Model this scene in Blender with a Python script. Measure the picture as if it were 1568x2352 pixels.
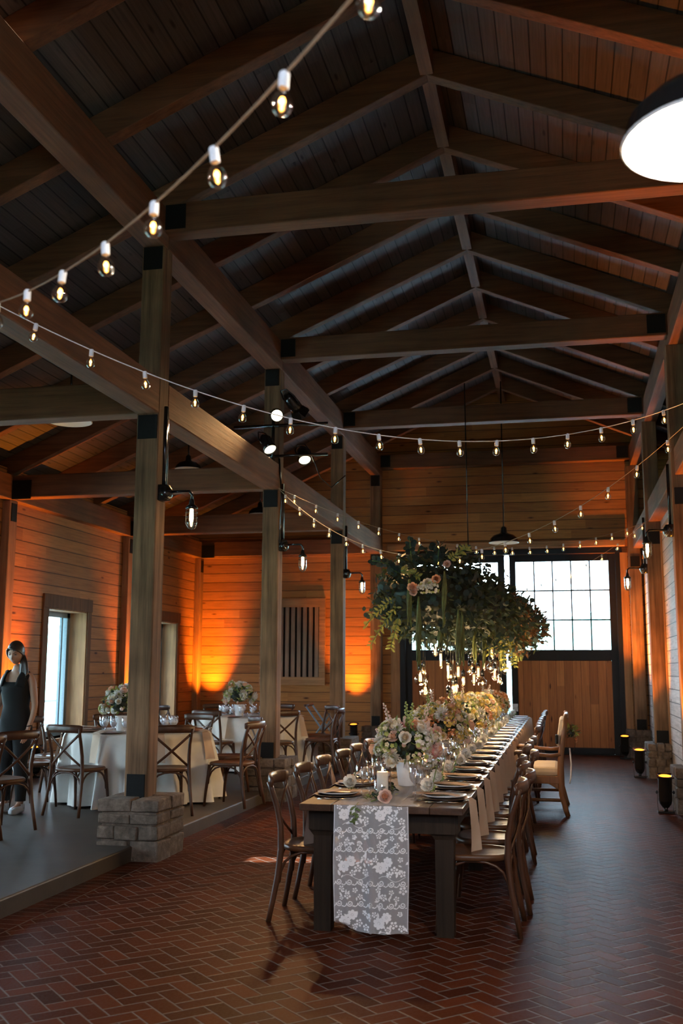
import bpy, math, random
from mathutils import Vector, Matrix
PI = math.pi
for o in list(bpy.data.objects):
    bpy.data.objects.remove(o)
scene = bpy.context.scene
COL = scene.collection

# ------------------------------------------------------------------ camera
CAMZ = 1.57
FPX, PITCH, YAW, ROLL = 2328.4, .15419, .21427, .00306
_fw = Vector((-math.sin(YAW)*math.cos(PITCH), math.cos(YAW)*math.cos(PITCH), math.sin(PITCH)))
_r = Vector((math.cos(YAW), math.sin(YAW), 0))
_u = _r.cross(_fw)
CR = _r*math.cos(ROLL)+_u*math.sin(ROLL)
CU = -_r*math.sin(ROLL)+_u*math.cos(ROLL)
cam = bpy.data.cameras.new('camera')
camo = bpy.data.objects.new('camera', cam)
COL.objects.link(camo)
m = Matrix((CR, CU, -_fw)).transposed().to_4x4()
m.translation = (0, 0, CAMZ)
camo.matrix_world = m
cam.sensor_fit = 'VERTICAL'
cam.sensor_height = 36
cam.sensor_width = 24
cam.lens = FPX/2352*36
cam.clip_start = .05
cam.clip_end = 600
cam.dof.use_dof = True
cam.dof.focus_distance = 8.0
cam.dof.aperture_fstop = 2.8
scene.camera = camo

def at(px, py, Y):
    """point at depth Y seen at photo pixel px, py"""
    d = CR*((px-784)/FPX)-CU*((py-1176)/FPX)+_fw
    t = Y/d.y
    return Vector((d.x*t, Y, CAMZ+d.z*t))

# ------------------------------------------------------------------ look
vs = scene.view_settings
vs.view_transform = 'Standard'
vs.look = 'None'
vs.gamma = 1
vs.use_curve_mapping = False
vs.exposure = 0.12
scene.cycles.use_denoising = True
scene.cycles.max_bounces = 8
scene.cycles.diffuse_bounces = 4
scene.cycles.glossy_bounces = 3
scene.cycles.transmission_bounces = 4
scene.cycles.transparent_max_bounces = 12
scene.cycles.caustics_reflective = False
scene.cycles.caustics_refractive = False
scene.cycles.sample_clamp_indirect = 4
scene.cycles.blur_glossy = 1.0

# ------------------------------------------------------------------ light levels
SKY = 20.0
SUN = 800
K_UP = 680      # orange uplights
K_CAND = 42     # festoon / chandelier lamps
K_STAGE = 620
K_PEND = 300
w = bpy.data.worlds.new('sky')
scene.world = w
w.use_nodes = True
nt = w.node_tree
bg = nt.nodes['Background']
tc = nt.nodes.new('ShaderNodeTexCoord')
sx = nt.nodes.new('ShaderNodeSeparateXYZ')
nt.links.new(tc.outputs['Generated'], sx.inputs[0])
cr = nt.nodes.new('ShaderNodeValToRGB')
cr.color_ramp.elements[0].position = .45
cr.color_ramp.elements[0].color = (.62, .77, .90, 1)
cr.color_ramp.elements[1].position = .60
cr.color_ramp.elements[1].color = (.62, .78, 1, 1)
mr = nt.nodes.new('ShaderNodeMapRange')
mr.inputs['From Min'].default_value = -1
nt.links.new(sx.outputs['Z'], mr.inputs['Value'])
nt.links.new(mr.outputs[0], cr.inputs[0])
nt.links.new(cr.outputs[0], bg.inputs['Color'])
bg.inputs['Strength'].default_value = SKY
sunl = bpy.data.lights.new('sun', 'SUN')
sunl.energy = SUN
sunl.angle = .009
sunl.color = (.48, .74, 1)
suno = bpy.data.objects.new('sun', sunl)
COL.objects.link(suno)
suno.rotation_euler = Vector((.15, .48, -1)).to_track_quat('-Z', 'Y').to_euler()

def lamp(kind, name, loc, energy, color, parent=None, size=.03, aim=None, angle=None, blend=.5):
    l = bpy.data.lights.new(name, kind)
    l.energy = energy
    l.color = color
    if kind in ('POINT', 'SPOT'):
        l.shadow_soft_size = size
    if kind == 'SPOT':
        l.spot_size = angle
        l.spot_blend = blend
    o = bpy.data.objects.new(name, l)
    COL.objects.link(o)
    o.location = loc
    if aim is not None:
        o.rotation_euler = (Vector(aim)).to_track_quat('-Z', 'Y').to_euler()
    if parent is not None:
        o.parent = parent
    return o

# ------------------------------------------------------------------ material helpers
class NT:
    def __init__(s, name):
        s.m = bpy.data.materials.new(name)
        s.m.use_nodes = True
        s.t = s.m.node_tree
        s.b = s.t.nodes['Principled BSDF']
        s.out = s.t.nodes['Material Output']
    def n(s, kind, **kw):
        nd = s.t.nodes.new('ShaderNode'+kind)
        for k, v in kw.items():
            setattr(nd, k, v)
        return nd
    def l(s, a, b):
        s.t.links.new(a, b)
    def math(s, op, a, b=None, c=None):
        nd = s.n('Math', operation=op)
        for i, v in enumerate((a, b, c)):
            if v is None:
                continue
            if isinstance(v, (int, float)):
                nd.inputs[i].default_value = v
            else:
                s.l(v, nd.inputs[i])
        return nd.outputs[0]
    def xyz(s):
        t = s.n('TexCoord')
        x = s.n('SeparateXYZ')
        s.l(t.outputs['Object'], x.inputs[0])
        return t.outputs['Object'], x.outputs[0], x.outputs[1], x.outputs[2]
    def comb(s, x, y, z):
        c = s.n('CombineXYZ')
        for i, v in enumerate((x, y, z)):
            if isinstance(v, (int, float)):
                c.inputs[i].default_value = v
            else:
                s.l(v, c.inputs[i])
        return c.outputs[0]
    def noise(s, vec, scale=1, detail=4, rough=.6):
        nd = s.n('TexNoise')
        nd.inputs['Scale'].default_value = scale
        nd.inputs['Detail'].default_value = detail
        nd.inputs['Roughness'].default_value = rough
        if vec is not None:
            s.l(vec, nd.inputs['Vector'])
        return nd.outputs['Fac']
    def ramp(s, fac, stops):
        nd = s.n('ValToRGB')
        e = nd.color_ramp.elements
        while len(e) < len(stops):
            e.new(.5)
        for q, (p, c) in zip(e, stops):
            q.position = p
            q.color = (*c, 1)
        s.l(fac, nd.inputs[0])
        return nd.outputs[0]
    def mix(s, fac, a, b, mode='MIX'):
        nd = s.n('MixRGB', blend_type=mode)
        for i, v in enumerate((fac, a, b)):
            if isinstance(v, (int, float)):
                nd.inputs[i].default_value = v
            elif isinstance(v, tuple):
                nd.inputs[i].default_value = (*v, 1)
            else:
                s.l(v, nd.inputs[i])
        return nd.outputs[0]
    def bump(s, h, strength=.3, dist=.01):
        nd = s.n('Bump')
        nd.inputs['Strength'].default_value = strength
        nd.inputs['Distance'].default_value = dist
        s.l(h, nd.inputs['Height'])
        s.l(nd.outputs[0], s.b.inputs['Normal'])
    def col(s, c):
        if isinstance(c, tuple):
            s.b.inputs['Base Color'].default_value = (*c, 1)
        else:
            s.l(c, s.b.inputs['Base Color'])
    def rough(s, r, spec=.5):
        s.b.inputs['Roughness'].default_value = r
        s.b.inputs['Specular IOR Level'].default_value = spec

def sc3(c, k):
    return tuple(min(1, x*k) for x in c)

def mat_plain(name, c, rough=.6, spec=.4, metal=0, var=.15, scale=40, trans=0):
    s = NT(name)
    p, x, y, z = s.xyz()
    f = s.noise(p, scale)
    s.col(s.ramp(f, [(.3, sc3(c, 1-var)), (.7, sc3(c, 1+var))]))
    s.rough(rough, spec)
    s.b.inputs['Metallic'].default_value = metal
    if trans:
        s.b.inputs['Subsurface Weight'].default_value = 0
    return s.m

def mat_wood(name, c, axis, rough=.7, spec=.3, var=.45, fine=1.0, stain=.45):
    """solid timber with grain along one axis"""
    s = NT(name)
    p, x, y, z = s.xyz()
    k = [22*fine, 22*fine, 22*fine]
    k['xyz'.index(axis)] = 1.1
    v = s.comb(s.math('MULTIPLY', x, k[0]), s.math('MULTIPLY', y, k[1]), s.math('MULTIPLY', z, k[2]))
    f = s.noise(v, 1, 5, .65)
    big = s.noise(p, .9, 3)
    cc = s.ramp(f, [(.25, sc3(c, 1-var)), (.5, c), (.75, sc3(c, 1+var))])
    cc = s.mix(.5, cc, s.ramp(big, [(.38, (stain, stain, stain)), (.62, (1, 1, 1))]), 'MULTIPLY')
    s.col(cc)
    s.rough(rough, spec)
    s.bump(f, .5, .006)
    return s.m

def mat_boards(name, c, across, along, width, rough=.65, var=.35, joint=.012, knots=True, spec=.3, off=0.):
    """boards: across = axis the boards stack along, along = grain axes"""
    s = NT(name)
    p, x, y, z = s.xyz()
    ax = dict(x=x, y=y, z=z)
    a = s.math('ADD', s.math('DIVIDE', ax[across], width), off)
    fl = s.math('FLOOR', a)
    fr = s.math('FRACT', a)
    L = ax[along[0]]
    if len(along) > 1:
        L = s.math('ADD', L, ax[along[1]])
    wn = s.n('TexWhiteNoise', noise_dimensions='1D')
    s.l(fl, wn.inputs['W'])
    # staggered board ends
    seg = s.math('FLOOR', s.math('ADD', s.math('DIVIDE', L, 3.1), s.math('MULTIPLY', wn.outputs['Value'], 9.7)))
    wn2 = s.n('TexWhiteNoise', noise_dimensions='2D')
    s.l(s.comb(fl, seg, 0), wn2.inputs['Vector'])
    tone = wn2.outputs['Value']
    v = s.comb(s.math('MULTIPLY', L, 1.3), s.math('MULTIPLY', a, 5), s.math('MULTIPLY', tone, 40))
    f = s.noise(v, 1.5, 5, .65)
    cc = s.ramp(f, [(.25, sc3(c, 1-var)), (.5, c), (.75, sc3(c, 1+var*.8))])
    cc = s.mix(.75, cc, s.ramp(tone, [(0, (.55, .5, .48)), (1, (1.0, 1, 1))]), 'MULTIPLY')
    if knots:
        vo = s.n('TexVoronoi')
        vo.inputs['Scale'].default_value = 1.0
        s.l(s.comb(s.math('MULTIPLY', L, 1.7), s.math('MULTIPLY', a, 1.0), s.math('MULTIPLY', tone, 30)), vo.inputs['Vector'])
        kn = s.ramp(vo.outputs['Distance'], [(.05, (.18, .12, .1)), (.13, (1, 1, 1))])
        cc = s.mix(1, cc, kn, 'MULTIPLY')
    edge = s.math('MINIMUM', fr, s.math('SUBTRACT', 1, fr))
    j = s.math('GREATER_THAN', edge, joint/width*.5)
    cc = s.mix(s.math('SUBTRACT', 1, j), cc, sc3(c, .12))
    s.col(cc)
    s.rough(rough, spec)
    h = s.math('ADD', s.math('MULTIPLY', s.math('MINIMUM', edge, .06), 12), s.math('MULTIPLY', f, .25))
    s.bump(h, .5, .006)
    return s.m

def mat_emit(name, c, strength):
    s = NT(name)
    e = s.n('Emission')
    e.inputs[0].default_value = (*c, 1)
    e.inputs[1].default_value = strength
    s.l(e.outputs[0], s.out.inputs[0])
    return s.m

def mat_glass(name, tint=(1, 1, 1), gl=1.0, rough=.0, ior=1.45):
    """thin walled clear glass"""
    s = NT(name)
    t = s.n('BsdfTransparent')
    t.inputs[0].default_value = (*tint, 1)
    g = s.n('BsdfGlossy')
    g.inputs['Roughness'].default_value = rough
    f = s.n('LayerWeight')
    f.inputs[0].default_value = .5
    mx = s.n('MixShader')
    fr = s.math('ADD', s.math('MULTIPLY', s.math('POWER', f.outputs['Facing'], 4), .7), .035)
    s.l(s.math('MINIMUM', s.math('MULTIPLY', fr, gl), .9), mx.inputs[0])
    s.l(t.outputs[0], mx.inputs[1])
    s.l(g.outputs[0], mx.inputs[2])
    s.l(mx.outputs[0], s.out.inputs[0])
    return s.m

def mat_leaf(name, c, var=.3, rough=.5, trans=.25):
    s = NT(name)
    p, x, y, z = s.xyz()
    f = s.noise(p, 17, 3)
    cc = s.ramp(f, [(.3, sc3(c, 1-var)), (.7, sc3(c, 1+var))])
    s.col(cc)
    s.rough(rough, .3)
    if trans:
        tr = s.n('BsdfTranslucent')
        s.l(cc, tr.inputs[0])
        mx = s.n('MixShader')
        mx.inputs[0].default_value = trans
        s.l(s.b.outputs[0], mx.inputs[1])
        s.l(tr.outputs[0], mx.inputs[2])
        s.l(mx.outputs[0], s.out.inputs[0])
    return s.m

def mat_herringbone(name):
    s = NT(name)
    p, x, y, z = s.xyz()
    W = .105
    k = .70710678/W
    u = s.math('ADD', s.math('MULTIPLY', s.math('ADD', x, y), k), 400)
    v = s.math('ADD', s.math('MULTIPLY', s.math('SUBTRACT', y, x), k), 400)
    i = s.math('FLOOR', u)
    j = s.math('FLOOR', v)
    fu = s.math('FRACT', u)
    fv = s.math('FRACT', v)
    iu = s.math('SUBTRACT', 1, fu)
    iv = s.math('SUBTRACT', 1, fv)
    mm = s.math('FLOORED_MODULO', s.math('SUBTRACT', i, j), 4)
    def eq(q):
        return s.math('COMPARE', mm, q, .1)
    m0, m1, m2, m3 = eq(0), eq(1), eq(2), eq(3)
    mn = lambda a, b: s.math('MINIMUM', a, b)
    d0 = mn(fu, mn(fv, iv))
    d1 = mn(iu, mn(fv, iv))
    d2 = mn(mn(fu, iu), iv)
    d3 = mn(mn(fu, iu), fv)
    ad = lambda a, b: s.math('ADD', a, b)
    mu = lambda a, b: s.math('MULTIPLY', a, b)
    d = ad(ad(mu(m0, d0), mu(m1, d1)), ad(mu(m2, d2), mu(m3, d3)))
    bi = s.math('SUBTRACT', i, m1)
    bj = ad(j, m3)
    vert = ad(m2, m3)
    wn = s.n('TexWhiteNoise', noise_dimensions='3D')
    s.l(s.comb(bi, bj, vert), wn.inputs['Vector'])
    tone = wn.outputs['Value']
    f = s.noise(p, 60, 4)
    big = s.noise(p, 1.3, 3)
    cc = s.ramp(tone, [(0, (.040, .010, .0045)), (.5, (.066, .016, .007)), (1, (.095, .024, .010))])
    cc = s.mix(.5, cc, s.ramp(f, [(.3, (.55, .55, .55)), (.7, (1, 1, 1))]), 'MULTIPLY')
    cc = s.mix(.4, cc, s.ramp(big, [(.35, (.55, .55, .55)), (.65, (1, 1, 1))]), 'MULTIPLY')
    # border course along the kerb: bricks laid square to the kerb
    bx = s.math('LESS_THAN', x, -3.35)
    by = s.math('FRACT', s.math('DIVIDE', s.math('ADD', y, 400), .105))
    db = s.math('MINIMUM', by, s.math('SUBTRACT', 1, by))
    dx = s.math('MULTIPLY', s.math('ABSOLUTE', s.math('SUBTRACT', x, -3.35)), 9.5)
    d = s.math('MINIMUM', s.mix(bx, d, db), dx)
    jt = s.math('LESS_THAN', d, .040)
    cc = s.mix(jt, cc, (.115, .098, .09))
    s.col(cc)
    rg = s.ramp(f, [(.3, (.34, .34, .34)), (.7, (.52, .52, .52))])
    s.l(rg, s.b.inputs['Roughness'])
    s.b.inputs['Specular IOR Level'].default_value = .02
    tilt = s.math('MULTIPLY', tone, .35)
    h = s.math('ADD', s.math('MULTIPLY', s.math('MINIMUM', d, .09), 9), s.math('ADD', tilt, s.math('MULTIPLY', f, .22)))
    s.bump(h, .4, .005)
    return s.m

def mat_concrete(name, c):
    s = NT(name)
    p, x, y, z = s.xyz()
    f = s.noise(p, 2.2, 6, .65)
    cc = s.ramp(f, [(.3, sc3(c, .7)), (.7, sc3(c, 1.25))])
    s.col(cc)
    s.rough(.5, .25)
    s.bump(s.noise(p, 30, 4), .15, .004)
    return s.m

def mat_stone(name, c):
    s = NT(name)
    p, x, y, z = s.xyz()
    f = s.noise(p, 14, 6, .7)
    vo = s.n('TexVoronoi')
    vo.inputs['Scale'].default_value = 3.0
    s.l(p, vo.inputs['Vector'])
    hs = s.ramp(vo.outputs['Color'], [(.2, (.7, .62, .55)), (.8, (1.2, 1.05, .95))])
    cc = s.ramp(f, [(.3, sc3(c, .45)), (.55, c), (.75, sc3(c, 1.6))])
    cc = s.mix(.8, cc, hs, 'MULTIPLY')
    s.col(cc)
    s.rough(.85, .2)
    s.bump(f, .9, .02)
    return s.m

def mat_fabric(name, c, rough=.85, scale=700, trans=0.):
    s = NT(name)
    p, x, y, z = s.xyz()
    f = s.noise(p, 6, 4)
    cc = s.ramp(f, [(.3, sc3(c, .92)), (.7, sc3(c, 1.04))])
    s.col(cc)
    s.rough(rough, .15)
    s.bump(s.noise(p, scale, 2), .12, .001)
    return s.m

def mat_lace_net(name):
    """see-through net ground of the lace"""
    s = NT(name)
    p, x, y, z = s.xyz()
    k = 620.
    g1 = s.math('ABSOLUTE', s.math('SINE', s.math('MULTIPLY', s.math('ADD', x, z), k)))
    g2 = s.math('ABSOLUTE', s.math('SINE', s.math('MULTIPLY', s.math('SUBTRACT', x, z), k)))
    g3 = s.math('ABSOLUTE', s.math('SINE', s.math('MULTIPLY', y, k)))
    th = s.math('MULTIPLY', s.math('MULTIPLY', g1, g2), .55)
    th = s.math('ADD', s.math('SUBTRACT', .64, th), s.math('MULTIPLY', g3, .0))
    s.col((.74, .74, .78))
    s.rough(.9, .1)
    t = s.n('BsdfTransparent')
    mx = s.n('MixShader')
    s.l(th, mx.inputs[0])
    s.l(t.outputs[0], mx.inputs[1])
    s.l(s.b.outputs[0], mx.inputs[2])
    s.l(mx.outputs[0], s.out.inputs[0])
    return s.m

# ------------------------------------------------------------------ materials
PINE = (.42, .172, .046)
BEAM = (.160, .066, .030)
M = {}
for a in 'xyz':
    M['beam_'+a] = mat_wood('timber_grain_'+a, BEAM, a, .75, .25)
    M['trim_'+a] = mat_wood('pine_trim_'+a, (.34, .165, .07), a, .65, .3)
M['post'] = mat_wood('weathered_post', (.215, .122, .066), 'z', .8, .15, .6, 1.0, .05)
M['casing'] = mat_wood('dark_window_casing', (.15, .075, .035), 'z', .7, .2)
M['wall'] = mat_boards('pine_wall_boards', PINE, 'z', 'xy', .186)
M['greywall'] = mat_boards('weathered_wall_boards', (.60, .555, .54), 'z', 'xy', .186)
M['roof'] = mat_boards('roof_deck_boards', (.072, .056, .050), 'x', 'y', .135, var=.4)
M['doorpanel'] = mat_boards('door_boards', (.43, .155, .048), 'x', 'z', .155, joint=.006)
M['slat'] = mat_wood('weathered_slat', (.26, .17, .12), 'z', .8, .2)
M['steel'] = mat_plain('black_steel', (.008, .0075, .007), .6, .15)
M['doorframe'] = mat_plain('dark_painted_frame', (.010, .010, .011), .5, .2)
M['winframe'] = mat_plain('blue_grey_frame', (.16, .21, .24), .5, .4)
M['gloss_black'] = mat_plain('gloss_black_enamel', (.012, .012, .012), .18, .6)
M['brick'] = mat_herringbone('herringbone_brick')
M['concrete'] = mat_concrete('dark_sealed_concrete', (.058, .043, .032))
M['stone'] = mat_stone('ledge_stone', (.15, .122, .10))
M['chair'] = mat_wood('walnut_chair', (.070, .027, .012), 'z', .36, .35, .35)
M['chairseat'] = mat_wood('walnut_seat', (.10, .040, .016), 'y', .40, .35, .35)
M['table'] = mat_wood('dark_farm_table', (.060, .030, .016), 'y', .32, .4, .4)
M['tableleg'] = mat_wood('dark_table_leg', (.026, .016, .010), 'z', .6, .15, .4)
M['carved'] = mat_wood('carved_oak', (.17, .072, .028), 'z', .42, .4, .3)
M['cushion'] = mat_fabric('pale_upholstery', (.46, .36, .26))
M['cloth'] = mat_fabric('ivory_tablecloth', (.66, .62, .56))
M['napkin'] = mat_fabric('beige_napkin', (.52, .38, .28))
M['lace'] = mat_fabric('lace_thread', (.88, .87, .90))
M['net'] = mat_lace_net('lace_net')
M['ceramic'] = mat_plain('white_ceramic', (.78, .77, .76), .35, .5, var=.04)
M['plate'] = mat_plain('pale_stoneware', (.55, .56, .57), .22, .6, var=.06)
M['charger'] = mat_plain('dark_charger', (.09, .055, .035), .3, .5)
M['silver'] = mat_plain('silver_cutlery', (.72, .70, .66), .18, .5, metal=1, var=.05)
M['glass'] = mat_glass('clear_glass', (.95, .95, .97), 3.2)
M['bulbglass'] = mat_glass('bulb_glass', (.96, .92, .86), 4.0)
M['added_skylight'] = mat_glass('sun_dimming_pane', (.22, .19, .16), .2)  # tinted to dim the sun through the added roof opening
M['pane'] = mat_glass('window_pane', (.93, .98, .96), .6)
M['ice'] = mat_plain('ice_water', (.82, .84, .88), .15, .6, var=.1, scale=120)
M['wax'] = mat_plain('ivory_wax', (.84, .76, .62), .5, .4, var=.03)
M['white_plastic'] = mat_plain('white_socket', (.86, .85, .84), .5, .4, var=.03)
M['cord_white'] = mat_plain('white_cord', (.86, .84, .82), .6, .3)
M['cord_brown'] = mat_plain('brown_cord', (.30, .21, .13), .6, .3)
M['paper'] = mat_plain('white_paper', (.78, .78, .78), .8, .2, var=.03)
M['shade_in'] = mat_plain('white_enamel', (.82, .79, .72), .4, .4, var=.02)
M['fil'] = mat_emit('glowing_filament', (1, .44, .09), 16)
M['fil_big'] = mat_emit('glowing_long_filament', (1, .58, .20), 7)
M['bulb_warm'] = mat_emit('lit_bulb', (1, .84, .58), 30)
M['bulb_jar'] = mat_emit('lit_jar_bulb', (1, .76, .42), 24)
M['bulb_dim'] = mat_emit('dim_bulb', (1, .80, .5), 2)
M['stage_lens'] = mat_emit('lit_lens', (1, .90, .58), 9)
M['flame'] = mat_emit('candle_flame', (1, .62, .22), 22)
M['gel'] = mat_emit('amber_gel', (1, .33, .03), 3)
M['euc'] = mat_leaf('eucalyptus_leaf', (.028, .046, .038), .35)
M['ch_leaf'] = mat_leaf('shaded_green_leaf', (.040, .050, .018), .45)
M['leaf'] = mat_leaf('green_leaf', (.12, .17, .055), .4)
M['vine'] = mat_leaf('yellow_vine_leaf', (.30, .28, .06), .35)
M['core_fill'] = mat_leaf('dark_core_fill', (.022, .026, .014), .4, trans=0)  # dark filler inside the foliage, closes gaps between leaves
M['amar'] = mat_leaf('amaranth_green', (.15, .165, .045), .3)
M['dried'] = mat_leaf('dried_brown', (.16, .075, .03), .4)
M['stem'] = mat_leaf('green_stem', (.12, .2, .05), .3, trans=0)
for k_, c_ in dict(white=(.80, .77, .70), cream=(.78, .66, .47), peach=(.86, .50, .31), pink=(.70, .33, .32),
                   yellow=(.72, .52, .14), blush=(.80, .60, .52), rust=(.50, .18, .06), lime=(.42, .46, .16)).items():
    M['fl_'+k_] = mat_leaf('petal_'+k_, c_, .12, .6, .3)
M['skin'] = mat_plain('skin', (.34, .18, .115), .5, .35, var=.05)
M['hair'] = mat_plain('dark_brown_hair', (.030, .018, .012), .38, .5, var=.4, scale=90)
M['black_cloth'] = mat_fabric('black_cloth', (.014, .013, .013))
M['shoe'] = mat_fabric('pale_canvas', (.45, .47, .5))
M['lip'] = mat_plain('lip', (.36, .12, .09), .5, .4, var=.03)
M['eye'] = mat_plain('dark_eye', (.02, .015, .012), .3, .5)
M['grass'] = mat_plain('meadow', (.030, .042, .030), .9, .1, var=.25, scale=.3)
M['hill'] = mat_plain('pale_hill', (.032, .046, .036), .95, .05, var=.2, scale=.1)
M['bounce_ground'] = mat_plain('pale_bounce_ground', (.60, .64, .66), .9, .1, var=.06, scale=3)
M['porch'] = mat_plain('grey_porch_timber', (.42, .45, .48), .8, .2)

# ------------------------------------------------------------------ mesh builder
class MB:
    def __init__(s):
        s.v = []; s.f = []; s.mi = []; s.sm = []
    def add(s, vs_, fs_, mat=0, smooth=False, mx=None):
        o = len(s.v)
        if mx is not None:
            vs_ = [mx @ Vector(q) for q in vs_]
        s.v += [tuple(q) for q in vs_]
        for f in fs_:
            s.f.append(tuple(i+o for i in f)); s.mi.append(mat); s.sm.append(smooth)
        return s
    def box(s, c, d, mat=0, mx=None):
        x, y, z = c; a, b, e = d[0]/2, d[1]/2, d[2]/2
        vs_ = [(x+i*a, y+j*b, z+k*e) for i in (-1, 1) for j in (-1, 1) for k in (-1, 1)]
        fs_ = [(0, 1, 3, 2), (4, 6, 7, 5), (0, 4, 5, 1), (2, 3, 7, 6), (0, 2, 6, 4), (1, 5, 7, 3)]
        return s.add(vs_, fs_, mat, False, mx)
    def b2(s, a, b, mat=0):
        return s.box([(a[i]+b[i])/2 for i in range(3)], [abs(b[i]-a[i]) for i in range(3)], mat)
    def prism(s, poly, axis, lo, hi, mat=0):
        """poly: list of 2D points in the plane perpendicular to axis"""
        def P(q, h):
            return {'x': (h, q[0], q[1]), 'y': (q[0], h, q[1]), 'z': (q[0], q[1], h)}[axis]
        n = len(poly)
        vs_ = [P(q, lo) for q in poly]+[P(q, hi) for q in poly]
        fs_ = [tuple(range(n))[::-1], tuple(range(n, 2*n))]
        fs_ += [(i, (i+1) % n, n+(i+1) % n, n+i) for i in range(n)]
        return s.add(vs_, fs_, mat)
    def tube(s, pts, r, n=8, mat=0, flat=None, up=None, cap=True, smooth=True):
        """r: radius or list; flat=(a,b): section half sizes along side / up"""
        pts = [Vector(p) for p in pts]
        m_ = len(pts)
        R = r if isinstance(r, (list, tuple)) else [r]*m_
        vs_ = []
        prev = Vector(up) if up is not None else None
        for i, p in enumerate(pts):
            t = (pts[min(i+1, m_-1)]-pts[max(i-1, 0)])
            if t.length < 1e-9:
                t = Vector((0, 0, 1))
            t.normalize()
            if prev is None:
                prev = Vector((0, 0, 1)) if abs(t.z) < .9 else Vector((1, 0, 0))
            sd = t.cross(prev)
            if sd.length < 1e-6:
                sd = t.orthogonal()
            sd.normalize()
            u_ = sd.cross(t).normalized()
            if up is None:
                prev = u_
            for k in range(n):
                a = 2*PI*(k+.5)/n
                ca, sa = math.cos(a), math.sin(a)
                if flat:
                    fa, fb = flat
                    q = max(abs(ca), abs(sa))
                    ca = ca/q*.5+ca*.5; sa = sa/q*.5+sa*.5
                    vs_.append(p+sd*(ca*fa*R[i])+u_*(sa*fb*R[i]))
                else:
                    vs_.append(p+(sd*ca+u_*sa)*R[i])
        fs_ = []
        for i in range(m_-1):
            for k in range(n):
                fs_.append((i*n+k, i*n+(k+1) % n, (i+1)*n+(k+1) % n, (i+1)*n+k))
        if cap:
            fs_ += [tuple(range(n))[::-1], tuple(range((m_-1)*n, m_*n))]
        return s.add(vs_, fs_, mat, smooth)
    def lathe(s, prof, n=20, c=(0, 0, 0), mat=0, smooth=True, mx=None):
        vs_ = []
        for r, z in prof:
            for k in range(n):
                a = 2*PI*k/n
                vs_.append((c[0]+r*math.cos(a), c[1]+r*math.sin(a), c[2]+z))
        fs_ = []
        for i in range(len(prof)-1):
            for k in range(n):
                fs_.append((i*n+k, i*n+(k+1) % n, (i+1)*n+(k+1) % n, (i+1)*n+k))
        return s.add(vs_, fs_, mat, smooth, mx)
    def ball(s, c, r, n=12, m_=8, mat=0, mx=None, smooth=True):
        if not isinstance(r, (tuple, list)):
            r = (r, r, r)
        vs_ = []
        for i in range(m_+1):
            t = PI*i/m_
            for k in range(n):
                a = 2*PI*k/n
                vs_.append((c[0]+r[0]*math.sin(t)*math.cos(a), c[1]+r[1]*math.sin(t)*math.sin(a), c[2]-r[2]*math.cos(t)))
        fs_ = []
        for i in range(m_):
            for k in range(n):
                fs_.append((i*n+k, i*n+(k+1) % n, (i+1)*n+(k+1) % n, (i+1)*n+k))
        return s.add(vs_, fs_, mat, smooth, mx)
    def disc(s, c, nrm, r, n=6, mat=0, rx=1.0):
        nrm = Vector(nrm).normalized()
        a = nrm.orthogonal().normalized(); b = nrm.cross(a)
        ph = random.random()*6.28
        a, b = a*math.cos(ph)+b*math.sin(ph), b*math.cos(ph)-a*math.sin(ph)
        c = Vector(c)
        vs_ = [c+a*(r*rx*math.cos(2*PI*k/n))+b*(r*math.sin(2*PI*k/n)) for k in range(n)]
        return s.add(vs_, [tuple(range(n))], mat)
    def leaf(s, base, d, nrm, L, w_, mat=0, curl=.15):
        d = Vector(d).normalized(); nrm = Vector(nrm)
        sd = d.cross(nrm)
        if sd.length < 1e-5:
            sd = d.orthogonal()
        sd.normalize(); nn = sd.cross(d)
        b = Vector(base)
        vs_ = [b, b+d*L*.35+sd*w_*.5+nn*curl*L*.2, b+d*L*.75+sd*w_*.38+nn*curl*L*.1, b+d*L-nn*curl*L*.3,
               b+d*L*.75-sd*w_*.38+nn*curl*L*.1, b+d*L*.35-sd*w_*.5+nn*curl*L*.2, b+d*L*.5]
        return s.add(vs_, [(0, 1, 6), (1, 2, 6), (2, 3, 6), (3, 4, 6), (4, 5, 6), (5, 0, 6)], mat, True)
    def mesh(s, name, mats):
        me = bpy.data.meshes.new(name)
        me.from_pydata(s.v, [], s.f)
        for q in (mats if isinstance(mats, (list, tuple)) else [mats]):
            me.materials.append(M[q] if isinstance(q, str) else q)
        me.polygons.foreach_set('material_index', s.mi)
        me.polygons.foreach_set('use_smooth', s.sm)
        me.update()
        return me
    def build(s, name, mats, parent=None, loc=None, bevel=0, label=None):
        o = bpy.data.objects.new(name, s.mesh(name, mats))
        COL.objects.link(o)
        if parent is not None:
            o.parent = parent
        if loc is not None:
            o.location = loc
        if bevel:
            b = o.modifiers.new('bevel', 'BEVEL')
            b.width = bevel; b.segments = 2; b.limit_method = 'ANGLE'
        if label:
            o['label'] = label
        return o

def tag(o, label, cat, group=None, kind=None):
    if label: o['label'] = label
    if cat: o['category'] = cat
    if group: o['group'] = group
    if kind: o['kind'] = kind
    return o

def thing(name, label, cat, loc=(0, 0, 0), rz=0, group=None):
    o = bpy.data.objects.new(name, None)
    o.empty_display_size = .1
    COL.objects.link(o)
    o.location = loc
    o.rotation_euler = (0, 0, rz)
    return tag(o, label, cat, group)

def struct(name, mb, mats, bevel=0, parent=None):
    o = mb.build(name, mats, parent, bevel=bevel)
    if parent is None:
        o['kind'] = 'structure'
    return o

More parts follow.
